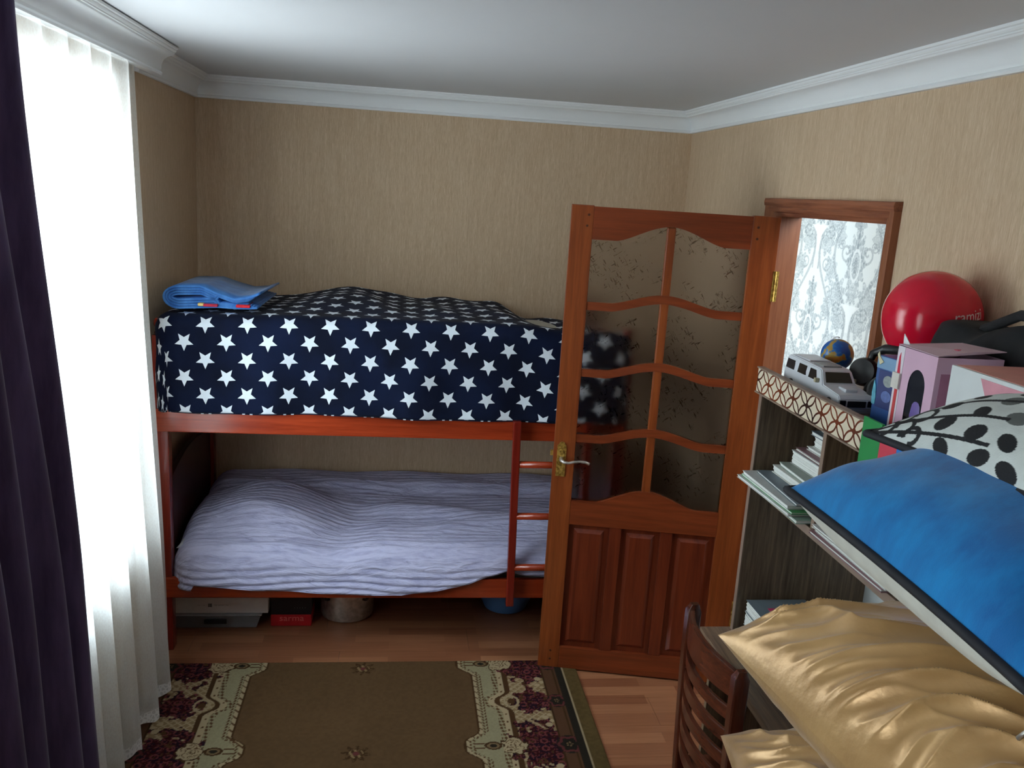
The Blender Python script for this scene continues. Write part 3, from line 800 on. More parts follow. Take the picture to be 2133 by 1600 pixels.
# a pillow peeking out at the left of the lower bunk
def pillow_surface(A, B, Cc, D, up, t_top, t_bot, n=70, pin=.05, expo=.5, wr=None, dense=(1, 1)):
    """Corner points A (far left) B (far right) Cc (near right) D (near left). Returns top and bottom grids."""
    u = np.linspace(0, 1, n); U, V = np.meshgrid(u**dense[0], u**dense[1])
    A, B, Cc, D = [np.array(p, float) for p in (A, B, Cc, D)]
    ctr = (A+B+Cc+D)/4
    P = ((1-U)*(1-V))[..., None]*A + (U*(1-V))[..., None]*B + (U*V)[..., None]*Cc + ((1-U)*V)[..., None]*D
    ax, ay = (B+Cc-A-D)/2, (D+Cc-A-B)/2
    pu = pin*(2*U-1)*(4*V*(1-V)); pv = pin*(2*V-1)*(4*U*(1-U))
    P = P - pu[..., None]*ax - pv[..., None]*ay
    h = np.clip((1-np.abs(2*U-1)**2.4)*(1-np.abs(2*V-1)**2.4), 0, 1)**expo
    upv = np.array(up, float); upv /= np.linalg.norm(upv)
    w = wr(U, V) if wr is not None else 0*U
    top = P + (t_top*h + w*np.minimum(1, h*2.5))[..., None]*upv
    bot = P - (t_bot*h + .5*w*np.minimum(1, h*2.5))[..., None]*upv
    return U, V, top, bot, P
def two_sided(name, top, bot, m, parent, uv=None, colors=None):
    """Join a pillow's top and bottom grids into one closed mesh."""
    n = top.shape[0]
    o = grid_obj(name, top[..., 0], top[..., 1], top[..., 2], m, parent, colors=colors)
    return o
def close_pillow(name, top, bot, m, parent=None, colors=None, colors_bot=None):
    H, Wd, _ = top.shape
    strip = np.concatenate([top, bot[::-1]], 0)
    cc = None
    if colors is not None: cc = np.concatenate([colors, (colors_bot if colors_bot is not None else colors)[::-1]], 0)
    return grid_obj(name, strip[..., 0], strip[..., 1], strip[..., 2], m, parent, colors=cc)
_, _, tp, bt, _ = pillow_surface((-.925, 4.15, .462), (-.62, 4.15, .455), (-.62, 3.645, .440), (-.925, 3.635, .452), (0, 0, 1), .05, .03, 40)
# (lies under the bedspread; its white end shows at the left edge)
pw = close_pillow('bed_pillow', tp, bt, plain('white_pillow_cotton', srgb(214, 216, 226), .85, .05, 30, .2))
tag(pw, 'white pillow peeking out beside the bedspread on the lower bunk', 'pillow')

# folded blue blanket on the upper bunk: nested folds seen from the end
fb = thing('folded_blanket', 'folded bright blue blanket lying on the star blanket', 'blanket', (-.74, 3.85, 1.50))
blue_m = velvet('bright_blue_fleece', srgb(48, 104, 178), srgb(80, 140, 208), .85)
edge_m = velvet('light_blue_binding', srgb(112, 168, 222), srgb(146, 196, 238), .85)
def fold_curve(k):
    """k-th nested fold: lower leg, round left end, upper leg; x to the right, z up (metres)."""
    ins = .0115*k
    pts = []
    top = lambda x: np.interp(x, [-.20, -.15, -.06, 0.0, .07, .13, .175, .20], [.080, .090, .094, .068, .046, .056, .078, .092])
    bot = lambda x: np.interp(x, [-.20, -.15, -.06, 0.0, .07, .13, .175, .20], [.010, .004, .010, .014, .012, .014, .018, .030])
    xe = .16 - .012*k
    X1 = np.linspace(xe, -.145, 26)
    for x in X1: pts.append((x, bot(x)+ins*(.9 if x < 0 else .35)))
    zl, zh = pts[-1][1], top(-.145)-ins*.9
    cz, rz = (zl+zh)/2, (zh-zl)/2
    for t in np.linspace(-math.pi/2, math.pi/2, 14)[1:-1]: pts.append((-.145 - (.058-ins*.8)*math.cos(t), cz+rz*math.sin(t)))
    for x in np.linspace(-.145, xe + (.012 if k == 0 else 0), 28): pts.append((x, top(x)-ins*(.9 if x < 0 else .35)))
    return pts
TH = .0045
trim_colors = [None, None, None, None]
for k in range(4):
    pts = fold_curve(k); P2 = [Vector((p[0], p[1])) for p in pts]
    def offs(P2, d):
        out = []
        for i, p in enumerate(P2):
            t = (P2[min(i+1, len(P2)-1)]-P2[max(i-1, 0)]).normalized(); out.append(p + Vector((-t.y, t.x))*d)
        return out
    out_, in_ = offs(P2, TH), offs(P2, -TH)
    bm = bm_new()
    ys_ = (3.600+.004*k, 3.72, 3.9, 4.08)
    rings = []
    for yv in ys_:
        k2 = (yv-3.6)/.48
        rings.append([[bm.verts.new((-.735 + p.x*(1+.06*k2), yv - .02*abs(p.x)*2, 1.502 + p.y*(1-.18*k2)+.006*k2)) for p in C_] for C_ in (out_, in_)])
    for (Ao, Ai), (Bo, Bi) in zip(rings, rings[1:]):
        for i in range(len(P2)-1):
            bm.faces.new((Ao[i], Ao[i+1], Bo[i+1], Bo[i])); bm.faces.new((Ai[i+1], Ai[i], Bi[i], Bi[i+1]))
        bm.faces.new((Ao[0], Bo[0], Bi[0], Ai[0])); bm.faces.new((Ao[-1], Ai[-1], Bi[-1], Bo[-1]))
    for i in range(len(P2)-1):
        bm.faces.new((rings[0][0][i], rings[0][1][i], rings[0][1][i+1], rings[0][0][i+1]))
        bm.faces.new((rings[-1][0][i+1], rings[-1][1][i+1], rings[-1][1][i], rings[-1][0][i]))
    bmesh.ops.recalc_face_normals(bm, faces=bm.faces[:])
    fo = obj('fold', bm, blue_m, fb, smooth=True)
    # a rolled binding along the front edge
    b3 = [(-.735+p.x, 3.598+.004*k - .04*abs(p.x), 1.502+p.y) for p in P2]
    obj('binding', tube(b3, .0056, 8), edge_m, fo, smooth=True)
for cx, w_, z_, colr, nm in ((-.06, .022, .0205, srgb(226, 196, 120), 'printed_lining'), (-.022, .055, .0185, srgb(186, 38, 64), 'printed_lining'), (.105, .055, .020, srgb(206, 28, 44), 'printed_lining')):
    x0 = -.735+cx
    bm = box(x0-w_/2, x0+w_/2, 3.585, 3.70, 1.502+z_-.004, 1.502+z_+.007, .003)
    obj(nm, bm, plain('printed_fleece', colr, .85, .2, 60), fb)

# ------------------------------------------------------------------ rug
def rug():
    x = np.arange(-1.01, .826, .0038); y = np.arange(1.55, 3.458, .0038)
    X, Y = np.meshgrid(x, y)
    a = np.abs(X+.105); PER, y0 = .575, 3.425
    ph = (Y-y0+PER/2) % PER - PER/2            # 0 at the wide motif
    ph2 = (Y-y0) % PER - PER/2                 # 0 at the small motif
    fieldc = np.array(srgb(92, 70, 46)); cream = np.array(srgb(168, 150, 118)); green = np.array(srgb(146, 138, 108)); brown = np.array(srgb(84, 58, 34))
    maroon = np.array(srgb(52, 16, 20)); plum = np.array(srgb(34, 18, 30)); rose = np.array(srgb(104, 52, 52)); ochre = np.array(srgb(134, 112, 80)); olive = np.array(srgb(88, 72, 42)); black = np.array(srgb(34, 30, 24))
    band = np.array(srgb(84, 58, 40))
    n1 = vnoise(X*90, Y*90, 1); n2 = vnoise(X*200, Y*200, 2); n3 = vnoise(X*45, Y*45, 5)
    col = np.broadcast_to(fieldc, X.shape+(3,)).copy()
    col *= (.92+.16*n1)[..., None]
    def put(mask, c, k=1.0): col[mask] = col[mask]*(1-k)+np.array(c)*k
    # small scattered sprigs in the field
    for k, (sx, sy) in enumerate([(-.105, 3.395), (-.105, 2.82), (-.105, 2.245), (-.105, 1.67)]):
        u, v = X-sx, Y-sy; r = np.hypot(u/.055, v/.05); th = np.arctan2(v, u)
        put((r < .55+.45*np.cos(th*4+.5)**2) & (n2 > .35) & (r > .25), brown*.6)
        put((r < .5) & (np.sin(u*260+v*120) > .2), ochre); put((r < .22), rose*.9)
    bump = np.exp(-(np.abs(ph)/.062)**4.0)
    inner = .462 - .058*bump
    edge = a-inner
    cz = (edge > 0)
    put(cz, green); col[cz] *= (.90+.2*n2[cz])[..., None]
    put((edge > -.006) & (edge < .002), brown*.7)
    put((edge > .002) & (edge < .016), cream); put((edge > .002) & (edge < .016) & (np.sin((Y+X)*150) > .8), brown)
    put((edge > .016) & (edge < .036) & ((np.sin(Y*330+np.sin(X*300)*1.5) + np.sin(X*420)) > .2), brown*1.1)
    bump2 = np.exp(-(np.abs(ph2)/.045)**3)
    outer = .600 - .050*bump2 + 0*a
    eo = a-outer
    o = eo > -.058
    put((eo > -.056) & (eo < -.034) & ((np.sin(Y*300) + np.sin(X*380+Y*60)) > .1), brown*1.1)
    put((eo > -.034) & (eo < -.008), cream); put((eo > -.026) & (eo < -.018) & (np.sin(Y*120) > .85), brown)
    put((eo > -.008) & (eo < .012), brown*.75)
    out = eo > .012
    put(out, ochre)
    lat = (np.abs(np.sin((X+Y)*95)) < .35) | (np.abs(np.sin((X-Y)*95)) < .35)
    put(out & lat & (a < .735), cream*.95)
    put(out & (np.hypot(((X+Y)*30) % 1-.5, ((X-Y)*30) % 1-.5) < .2), cream)
    # floral clusters at the wide motif
    def cluster(cent, p, ru, rv, seed):
        r = np.hypot((a-cent)/ru, p/rv); th = np.arctan2(p, a-cent)
        n4 = vnoise(X*38+7*seed, Y*38, 12); n5 = vnoise(X*75, Y*75+5*seed, 13)
        mask = (r + (n4-.5)*.75 + (n5-.5)*.5 < .95)
        put(mask, maroon); put(mask & (n1 > .55), plum); put(mask & (n2 > .72), rose); put(mask & (n1 < .22), brown*.8)
        pet = np.abs(np.hypot(((a*22) % 1)-.5, ((p*22+seed) % 1)-.5)-.28) < .07
        put(mask & pet & (n3 > .45), rose*1.15)
        return mask
    cluster(.695, ph, .118, .150, 1.0); cluster(.705, ph2, .095, .088, 2.0)
    # cream blossom and dark eye on the way to the cream band
    r = np.hypot((a-.588)/.046, ph/.050) + (vnoise(X*60, Y*60, 21)-.5)*.55; put(r < 1, cream); put((r < 1.12) & (r > 1), brown*.6); put((r < .9) & (np.abs(((r*3.0 + .5*np.cos(np.arctan2(ph, a-.588)*3)) % 1)-.5) < .15) & (n2 > .25), brown)
    r = np.hypot((a-.508)/.034, ph/.024); put(r < 1, brown*.7); put(r < .7, ochre*.8); put(r < .42, black*1.3)
    for s_ in (-1, 1): put((np.abs(ph-s_*.012) < .004) & (np.abs(a-.455) < .02), brown)
    r = np.hypot((a-.610)/.030, ph2/.040); put((r > .8) & (r < 1.1), cream*.9); put(r < .5, brown*.8)
    # beads
    for k in (-1, 1):
        for q, (aa, pp, rr) in enumerate(((.742, .125, .014), (.757, .150, .010), (.735, .172, .012), (.752, .19, .009))):
            put(np.hypot(a-aa, ph-k*pp) < rr, cream)
    put((a > .765) & (a < .832), band); put((a > .765) & (a < .773), brown*.5); put((a > .815) & (a < .822), brown*.6)
    for pz, rr in ((ph, .05), (ph2, .042)):
        r = np.hypot((a-.80)/(rr*.9), pz/rr); th = np.arctan2(pz, a-.8)
        put((r < 1.1) , black*1.2); put((np.abs(r-.85-.1*np.cos(th*6)) < .13), rose*.8); put((r < .45), black); put((r > .1) & (r < .3) & (np.cos(th*5) > 0), ochre*.7)
    put((a > .83) & (a < .862), black*1.25); put((a > .862) & (a < .868), cream*.8)
    put(a >= .868, olive); edge2 = (a > .868); col[edge2] *= (.85+.3*n1[edge2])[..., None]
    # light wear and pile tone
    col *= (.94+.12*vnoise(X*7, Y*7, 8))[..., None]
    lim = (np.minimum(np.minimum(X-x[0], x[-1]-X), np.minimum(Y-y[0], y[-1]-Y)))
    Zr = .0105*np.clip(lim/.006, 0, 1)**.5 + .0012*n2 - .0005
    return X, Y, np.maximum(Zr, .0004), np.clip(col, 0, 1)
X, Y, Z, c = rug()
rg = grid_obj('rug', X, Y, Z, attr_mat('woven_rug', .95, .5, 500, spec=.1), colors=c)
tag(rg, 'brown rug with cream and maroon floral borders on the laminate floor', 'rug')

# ------------------------------------------------------------------ things under the bed
def fbox(name, label, cat, x0, x1, y0, y1, z0, z1, m, bev=.003, parent=None):
    return tag(obj(name, box(x0, x1, y0, y1, z0, z1, bev), m), label, cat)
sb = thing('storage_box', 'clear plastic storage box with dark clips under the bunk bed', 'storage box', (-.79, 3.9, 0))
bm = bm_new()
o0 = [(-.965, 3.775), (-.610, 3.775), (-.610, 4.10), (-.965, 4.10)]; o1 = [(-.985, 3.765), (-.588, 3.765), (-.588, 4.12), (-.985, 4.12)]
lo = [bm.verts.new((*p, .002)) for p in o0]; hi = [bm.verts.new((*p, .068)) for p in o1]
for i in range(4): bm.faces.new((lo[i], lo[(i+1) % 4], hi[(i+1) % 4], hi[i]))
bm.faces.new(lo[::-1]); bmesh.ops.recalc_face_normals(bm, faces=bm.faces[:])
obj('tub', bm, MT['clear_plastic'], sb)
obj('lid', box(-.990, -.584, 3.760, 4.125, .066, .076, .003), plain('grey_clear_lid', srgb(158, 160, 164), .3), sb)
obj('clip', box(-.84, -.74, 3.757, 3.764, .028, .050, .003), MT['black'], sb)
wb = thing('laptop_box', 'flat white cardboard box with printed logo on the plastic storage box', 'box', (-.78, 3.95, .077))
obj('carton', box(-.992, -.556, 3.77, 4.08, .0765, .153, .003), plain('white_carton', srgb(222, 218, 216), .7, .05), wb)
ink = plain('grey_ink', srgb(96, 92, 92), .6)
for dx in (0, .0085):
    for dz in (0, .0085): obj('logo_square', box(-.823+dx*1.0, -.823+dx+.0075, 3.7688, 3.7702, .108+dz, .108+dz+.0075), ink, wb)
def wall_text(body, size, x, y, z, m, parent, name='lettering', sx=1.0):
    bm = text_bm(body, size); bmesh.ops.transform(bm, matrix=Matrix.Translation((x, y, z)) @ Matrix.Rotation(math.pi/2, 4, 'X') @ Matrix.Diagonal((sx, 1, 1, 1)), verts=bm.verts[:])
    return obj(name, bm, m, parent)
wall_text('— · —', .012, -.853, 3.7692, .117, ink, wb)
wall_text('·– –·–· ·–', .018, -.765, 3.7692, .117, ink, wb)
rb = thing('red_black_box', 'small black and red box lettered sarma under the bunk bed', 'box', (-.455, 3.85, 0))
obj('upper_carton', box(-.547, -.363, 3.79, 3.96, .058, .148, .002), plain('black_card', srgb(22, 22, 28), .5), rb)
obj('lower_carton', box(-.547, -.363, 3.79, 3.96, .001, .058, .002), plain('red_card', srgb(196, 26, 34), .5), rb)
wall_text('sarma', .042, -.452, 3.7888, .040, plain('pink_ink', srgb(228, 110, 104), .6), rb, sx=1.12)
wall_text('· · · · ·', .022, -.415, 3.7888, .092, plain('pale_ink', srgb(150, 150, 150), .6), rb)
pt = thing('cooking_pot', 'shiny steel cooking pot with lid under the bunk bed', 'pot', (-.212, 3.93, 0))
obj('pot_body', lathe([(0, .001), (.112, .001), (.122, .006), (.126, .016), (.128, .142), (.134, .148), (.134, .152), (.126, .150), (.122, .02), (0, .012)], 48, Matrix.Translation((-.205, 3.93, 0))), MT['steel'], pt, auto=40)
obj('pot_lid', lathe([(0, .178), (.05, .174), (.10, .163), (.130, .153), (.130, .1515), (0, .150)], 48, Matrix.Translation((-.205, 3.93, 0))), MT['steel'], pt, auto=40)
for s_ in (-1, 1):
    pts = [(-.205+s_*(.126+.035*math.sin(t))*math.cos(.9), 3.93-(.126+.035*math.sin(t))*math.sin(.9)+.0+.03*s_*0, .125-.03*math.cos(t)+.02) for t in np.linspace(0, math.pi, 9)]
    obj('pot_handle', tube(pts, .006, 8), MT['black'], pt, smooth=True)
bs = tag(obj('basin', lathe([(0, .001), (.085, .001), (.105, .010), (.128, .06), (.146, .125), (.154, .128), (.154, .132), (.142, .130), (.122, .06), (.10, .016), (0, .008)], 48, Matrix.Translation((.575, 3.99, 0))), plain('blue_plastic', srgb(86, 134, 196), .4, .05), auto=40), 'round blue plastic basin under the bunk bed behind the ladder', 'basin')

# ------------------------------------------------------------------ desk with hutch
XS, HY0, HY1, XBK = 1.058, .86, 2.362, 1.474
dh = thing('desk_hutch', 'grey brown desk with shelves above and a lattice patterned front strip', 'desk', (1.25, 1.6, 0))
obj('end_panel', box(XS, XBK, HY1-.018, HY1, .756, 1.529, .001), MT['desk_z'], dh)
obj('end_panel', box(XS, XBK, HY0, HY0+.018, .756, 1.529, .001), MT['desk_z'], dh)
for ya, yb in ((HY1-.018, HY1), (HY0, HY0+.018)):
    obj('edge_band', box(XS-.003, XS, ya, yb, .756, 1.525), MT['desk_edge'], dh)
    obj('desk_leg', box(1.0, XBK, ya, yb, .001, .728, .001), MT['desk_z'], dh)
obj('desktop', box(.962, XBK, HY0-.02, HY1+.012, .728, .754, .002), MT['desk_y'], dh)
obj('modesty_panel', box(1.30, 1.316, HY0+.018, HY1-.018, .35, .728), MT['desk_y'], dh)
obj('top_shelf', box(XS, XBK, HY0-.004, HY1+.004, 1.529, 1.545, .001), MT['desk_edge'], dh)
# the printed strip: own origin at its lower edge so that the lattice starts there
o = obj('lattice_strip', box(-.014, -.002, HY0-HY1, 0, 0, .069, .001), MT['fascia'], dh, world=False)
o.location = Vector((XS, HY1+.004, 1.5155)) - dh.location
for z0 in (1.5115, 1.5965 - .012): obj('strip_edge', box(XS-.018, XS+.002, HY0-.004, HY1+.004, z0, z0+.004), MT['desk_edge'], dh)
obj('middle_shelf', box(XS+.002, XBK, HY0+.018, HY1-.018, 1.228, 1.246, .001), MT['desk_z'], dh)
obj('edge_band', box(XS-.002, XS+.002, HY0+.018, HY1-.018, 1.226, 1.248), MT['desk_edge'], dh)
for y_ in (1.955, 1.42): 
    obj('divider', box(XS+.006, XBK, y_, y_+.016, 1.246, 1.529), MT['desk_z'], dh)
    obj('edge_band', box(XS+.003, XS+.006, y_, y_+.016, 1.246, 1.525), MT['desk_edge'], dh)
obj('back_panel', box(XBK-.003, XBK+.002, HY0+.018, HY1-.018, 1.246, 1.529), wood('dark_laminate_back', srgb(58, 44, 34), srgb(92, 72, 56), 'y', .5, 1.4), dh)
obj('back_panel', box(XBK-.003, XBK+.002, HY0+.018, HY1-.018, .756, 1.228), MT['white'], dh)

# stacked books and notebooks in the far compartment
cov = [srgb(150, 176, 160), srgb(214, 216, 214), srgb(66, 150, 88), srgb(206, 208, 206), srgb(120, 132, 140), srgb(150, 160, 150), srgb(222, 222, 216), srgb(148, 110, 116), srgb(176, 178, 176), srgb(226, 226, 222), srgb(110, 122, 134), srgb(220, 220, 214)]
cover_m = [plain('book_cover', c_, .5, .06, 40) for c_ in cov]
def book(label, x0, y0, x1, y1, z0, th, cm, rz, soft=False, group=None):
    cx, cy = (x0+x1)/2, (y0+y1)/2
    b = thing('notebook' if soft else 'book', label, 'book', (cx, cy, z0), rz, group)
    hx, hy = (x1-x0)/2, (y1-y0)/2; ct = .0012 if soft else .002
    bm = bm_new(); add_box(bm, -hx, hx, -hy, hy, 0, ct); add_box(bm, -hx, hx, -hy, hy, th-ct, th); add_box(bm, hx-ct, hx, -hy, hy, ct, th-ct)
    obj('cover', bm, cm, b, world=False)
    bm = bm_new(); nl = max(2, int(th/.004)); 
    for k in range(nl):
        j = random.uniform(.001, .005); zz0 = ct + (th-2*ct)*k/nl; add_box(bm, -hx+j, hx-ct, -hy+.003+random.uniform(0, .002), hy-.003, zz0, zz0+(th-2*ct)/nl*.97)
    obj('pages', bm, MT['paper'], b, world=False)
    return b
stack = [  # x0, y0, y1, thickness, cover, turn, soft, label
    (1.030, 1.990, 2.300, .010, 0, .00, True, 'pale green exercise book, bottom of the stack beside the open door'),
    (1.012, 2.020, 2.340, .008, 1, .04, True, 'white exercise book second from the bottom of the shelf stack'),
    (1.020, 2.010, 2.330, .006, 2, .03, True, 'bright green folder near the bottom of the shelf stack'),
    (1.018, 2.030, 2.325, .010, 3, .02, True, 'grey white notebook resting on the green folder'),
    (1.045, 2.020, 2.300, .008, 4, -.03, True, 'grey covered notebook in the middle of the shelf stack'),
    (1.092, 2.000, 2.290, .022, 6, .02, False, 'thick cream book under the grey green one in the shelf stack'),
    (1.100, 1.990, 2.275, .012, 5, -.02, False, 'grey green book in the middle of the shelf stack'),
    (1.135, 1.995, 2.270, .040, 8, .03, False, 'thickest pale grey book of the shelf stack'),
    (1.140, 1.985, 2.265, .008, 7, .00, True, 'dull pink notebook on the thickest grey book'),
    (1.165, 1.985, 2.245, .010, 9, .02, False, 'thin white book above the dull pink notebook'),
    (1.175, 1.990, 2.235, .034, 11, -.01, False, 'thick cream book near the top of the shelf stack'),
    (1.170, 1.985, 2.240, .012, 10, .02, False, 'dark grey book topmost but one of the shelf stack'),
    (1.190, 1.990, 2.225, .010, 9, -.02, False, 'white book on top of the shelf stack'),
]
z = 1.2485
for x0, y0, y1, th, ci, rz, soft, lab in stack:
    book(lab, x0, y0, x0+.20, y1, z, th, cover_m[ci], rz, soft); z += th+.0004
# notebooks lying on the shelf right of the divider
z = 1.2485
for k, (x0, y0, y1, th, ci, rz, lab) in enumerate(((1.040, 1.600, 1.935, .008, 7, .01, 'brown edged notebook lying beneath the blue cushion corner'), (1.048, 1.590, 1.925, .009, 1, -.01, 'white notebook beneath the blue cushion corner'), (1.044, 1.595, 1.930, .008, 9, .015, 'topmost white notebook beneath the blue cushion corner'))):
    book(lab, x0, y0, x0+.21, y1, z, th, cover_m[ci], rz, True); z += th+.0004
# pile on the desktop near the door
z = .7545
for k, (x0, y0, y1, th, ci, lab) in enumerate(((1.085, 2.06, 2.325, .036, 9, 'white notebook at the bottom of the pile on the desktop'), (1.075, 2.055, 2.320, .042, 1, 'grey white notebook in the middle of the desktop pile'), (1.080, 2.05, 2.325, .036, 4, 'grey notebook with pink squares on the desktop pile'))):
    b = book(lab, x0, y0, x0+.19, y1, z, th, cover_m[ci], (.03, -.02, .01)[k], True); z += th+.0004
pk = plain('pink_print', srgb(208, 64, 112), .6)
for (px, py) in ((.030, -.02), (-.03, .06), (.005, .02)): obj('pink_square', box(px-.022, px+.018, py-.030, py+.02, .0359, .0367), pk, b, world=False)
# small things along the desktop's front
tag(obj('green_box', box(1.035, 1.10, 2.03, 2.17, .7545, .784, .003), plain('sage_green_card', srgb(140, 164, 134), .6)), 'flat sage green box on the desktop behind the chair', 'box')
tag(obj('white_card', box(1.045, 1.12, 1.915, 2.02, .7545, .776, .002), plain('white_card', srgb(206, 214, 216), .6)), 'small white card box on the desktop by the red pen', 'box')
tag(obj('eraser', box(1.042, 1.075, 1.875, 1.905, .7545, .785, .004), plain('dark_green_rubber', srgb(84, 92, 66), .7)), 'dark olive green block on the desktop edge', 'eraser')
tag(obj('blue_grey_folder', box(1.06, 1.20, 1.66, 1.865, .7545, .765, .002), plain('pale_blue_card', srgb(160, 176, 186), .6)), 'pale blue grey folder lying on the desktop under the pillows', 'folder')
pen = thing('red_pen', 'short dark red pen lying on the desktop beside the white card box', 'pen', (1.03, 1.99, .7545))
obj('barrel', tube([(1.02, 2.015, .760), (1.035, 1.955, .760)], .0045, 8), plain('red_pen_plastic', srgb(150, 30, 36), .3), pen, smooth=True)
obj('cap', tube([(1.035, 1.955, .760), (1.04, 1.935, .760)], .005, 8), MT['black'], pen, smooth=True)

# ------------------------------------------------------------------ things on the top shelf
ZT = 1.546
car = thing('toy_car', 'white toy limousine with dark windows on the shelf top', 'toy car', (1.134, 2.128, ZT), 0)
# local: +y is the rear (far), -y the front; -x is the side turned to the room
cw = .047; body = plain('white_toy_plastic', srgb(214, 218, 224), .3, .02)
def inset(z_): return .007*max(0, (z_-.058)/.04)
prof = [(-.158, .016), (-.162, .040), (-.154, .050), (-.066, .0585), (-.044, .089), (-.034, .094), (.150, .098), (.160, .090), (.164, .055), (.164, .016)]
def cbm():
    bm = bm_new(); vs = []
    for x in (-cw, cw):
        vs.append([bm.verts.new((x - math.copysign(inset(z_), x), y_, z_)) for (y_, z_) in prof])
    k = len(prof)
    for i in range(k): bm.faces.new((vs[0][i], vs[0][(i+1) % k], vs[1][(i+1) % k], vs[1][i]))
    bm.faces.new(vs[0][::-1]); bm.faces.new(vs[1]); bmesh.ops.recalc_face_normals(bm, faces=bm.faces[:])
    bmesh.ops.bevel(bm, geom=bm.edges[:], offset=.0025, segments=2, affect='EDGES')
    return bm
obj('body', cbm(), body, car, world=False, auto=40)
for side in (-1, 1):
    for ya, yb, sl in ((.108, .154, 0), (.036, .082, 0), (-.028, .016, 1)):
        P = [(ya-.004*sl, .061), (yb, .061), (yb, .086), (ya+.012*sl, .086)]
        bm = bm_new()
        lo = [bm.verts.new((side*(cw+.0008-inset(z_)), y_, z_)) for y_, z_ in P]; hi = [bm.verts.new((side*(cw-.003-inset(z_)), y_, z_)) for y_, z_ in P]
        for i in range(4): bm.faces.new((lo[i], lo[(i+1) % 4], hi[(i+1) % 4], hi[i]))
        bm.faces.new(lo[::-1]); bm.faces.new(hi); bmesh.ops.recalc_face_normals(bm, faces=bm.faces[:])
        obj('side_window', bm, MT['dark_glass'], car, world=False)
bm = bm_new(); q = [(-.036, -.0645, .0635), (.036, -.0645, .0635), (.033, -.0470, .0875), (-.033, -.0470, .0875)]
lo = [bm.verts.new(p) for p in q]; hi = [bm.verts.new((p[0], p[1]+.005, p[2]-.003)) for p in q]
for i in range(4): bm.faces.new((lo[i], lo[(i+1) % 4], hi[(i+1) % 4], hi[i]))
bm.faces.new(lo); bm.faces.new(hi[::-1]); bmesh.ops.recalc_face_normals(bm, faces=bm.faces[:])
obj('windscreen', bm, MT['dark_glass'], car, world=False)
obj('sunroof', box(-.026, .026, -.02, .035, .0945, .0985, .001), plain('grey_plastic', srgb(150, 152, 150), .4), car, world=False)
obj('roof_rack', box(-.030, .030, .05, .145, .0960, .1000, .002), body, car, world=False)
obj('bonnet_scoop', box(-.016, .016, -.130, -.090, .050, .0605, .003), body, car, world=False)
obj('grille', box(-.024, .024, -.1635, -.160, .022, .038, .001), MT['black'], car, world=False)
obj('bumper', box(-.046, .046, -.170, -.158, .008, .019, .003), plain('silver_plastic', srgb(160, 162, 164), .3, metallic=.5), car, world=False)
for s_ in (-1, 1):
    obj('headlamp', box(s_*.037-.008, s_*.037+.008, -.1640, -.160, .023, .039, .002), MT['dark_glass'], car, world=False)
    obj('wing_mirror', box(s_*.051-.006, s_*.051+.006, -.046, -.034, .058, .070, .003), plain('gold_grey_plastic', srgb(168, 160, 130), .3), car, world=False)
    for y_ in (-.112, .112):
        obj('wheel', lathe([(0, -.008), (.014, -.008), (.0175, -.006), (.0175, .006), (.014, .008), (0, .008)], 24, Matrix.Translation((s_*.0425, y_, .0180)) @ Matrix.Rotation(math.pi/2, 4, 'Y')), MT['black'], car, world=False, auto=40)

gl = thing('globe', 'small blue and brown globe on the shelf behind the toy car', 'globe', (1.238, 2.288, ZT))
def globe_mat():
    m = mat('globe_map', rough=.35); n = N(m); p = n.coords('Object')
    f = n.noise(p, 22, 3, .55)
    n.link(n.ramp(f, [(.44, srgb(20, 92, 176)), (.49, srgb(40, 120, 190)), (.51, srgb(176, 150, 60)), (.6, srgb(190, 112, 48)), (.7, srgb(120, 130, 70))]), pb(m).inputs['Base Color']); return m
R_ = .045
obj('sphere', lathe([(R_*math.sin(t), .099-R_*math.cos(t)) for t in np.linspace(0, math.pi, 25)], 36, Matrix.Translation((1.238, 2.288, ZT+.0))), globe_mat(), gl, smooth=True)
obj('base', lathe([(0, .0005), (.034, .0005), (.034, .004), (.010, .008), (.006, .020), (.006, .052), (0, .052)], 28, Matrix.Translation((1.238, 2.288, ZT+.0))), plain('white_globe_base', srgb(225, 226, 228), .4), gl, auto=40)
arc = [(1.238-.004, 2.288+.050*math.sin(t), ZT+.099-.050*math.cos(t)) for t in np.linspace(-.1, math.pi+.1, 20)]
obj('meridian', tube(arc, .0022, 6), plain('white_arm', srgb(230, 232, 234), .4), gl, smooth=True)

hp = thing('headphones', 'black over ear headphones lying behind the blue box on the shelf', 'headphones', (1.24, 2.03, ZT))
def cup(x, y, z, r, t, rx, rz):
    return lathe([(0, -t), (r*.8, -t), (r, -t*.5), (r, t*.4), (r*.86, t), (r*.5, t*.9), (0, t*.7)], 28, Matrix.Translation((x, y, z)) @ Matrix.Rotation(rz, 4, 'Z') @ Matrix.Rotation(rx, 4, 'X'))
bm = cup(1.225, 2.110, ZT+.086, .038, .022, math.radians(80), math.radians(-50)); obj('ear_cup', bm, MT['black'], hp, auto=40)
bm = cup(1.212, 1.985, ZT+.062, .040, .020, math.radians(75), math.radians(-35)); obj('ear_cup', bm, plain('dark_grey_pad', srgb(62, 66, 66), .6), hp, auto=40)
bm = cup(1.250, 2.070, ZT+.042, .038, .022, math.radians(80), math.radians(-45)); obj('cup_cushion', bm, MT['black'], hp, auto=40)
band_ = [(1.230, 2.105, ZT+.105), (1.245, 2.115, ZT+.135), (1.262, 2.09, ZT+.152), (1.275, 2.04, ZT+.160), (1.275, 1.98, ZT+.158), (1.262, 1.94, ZT+.138), (1.250, 1.935, ZT+.10), (1.235, 1.96, ZT+.065)]
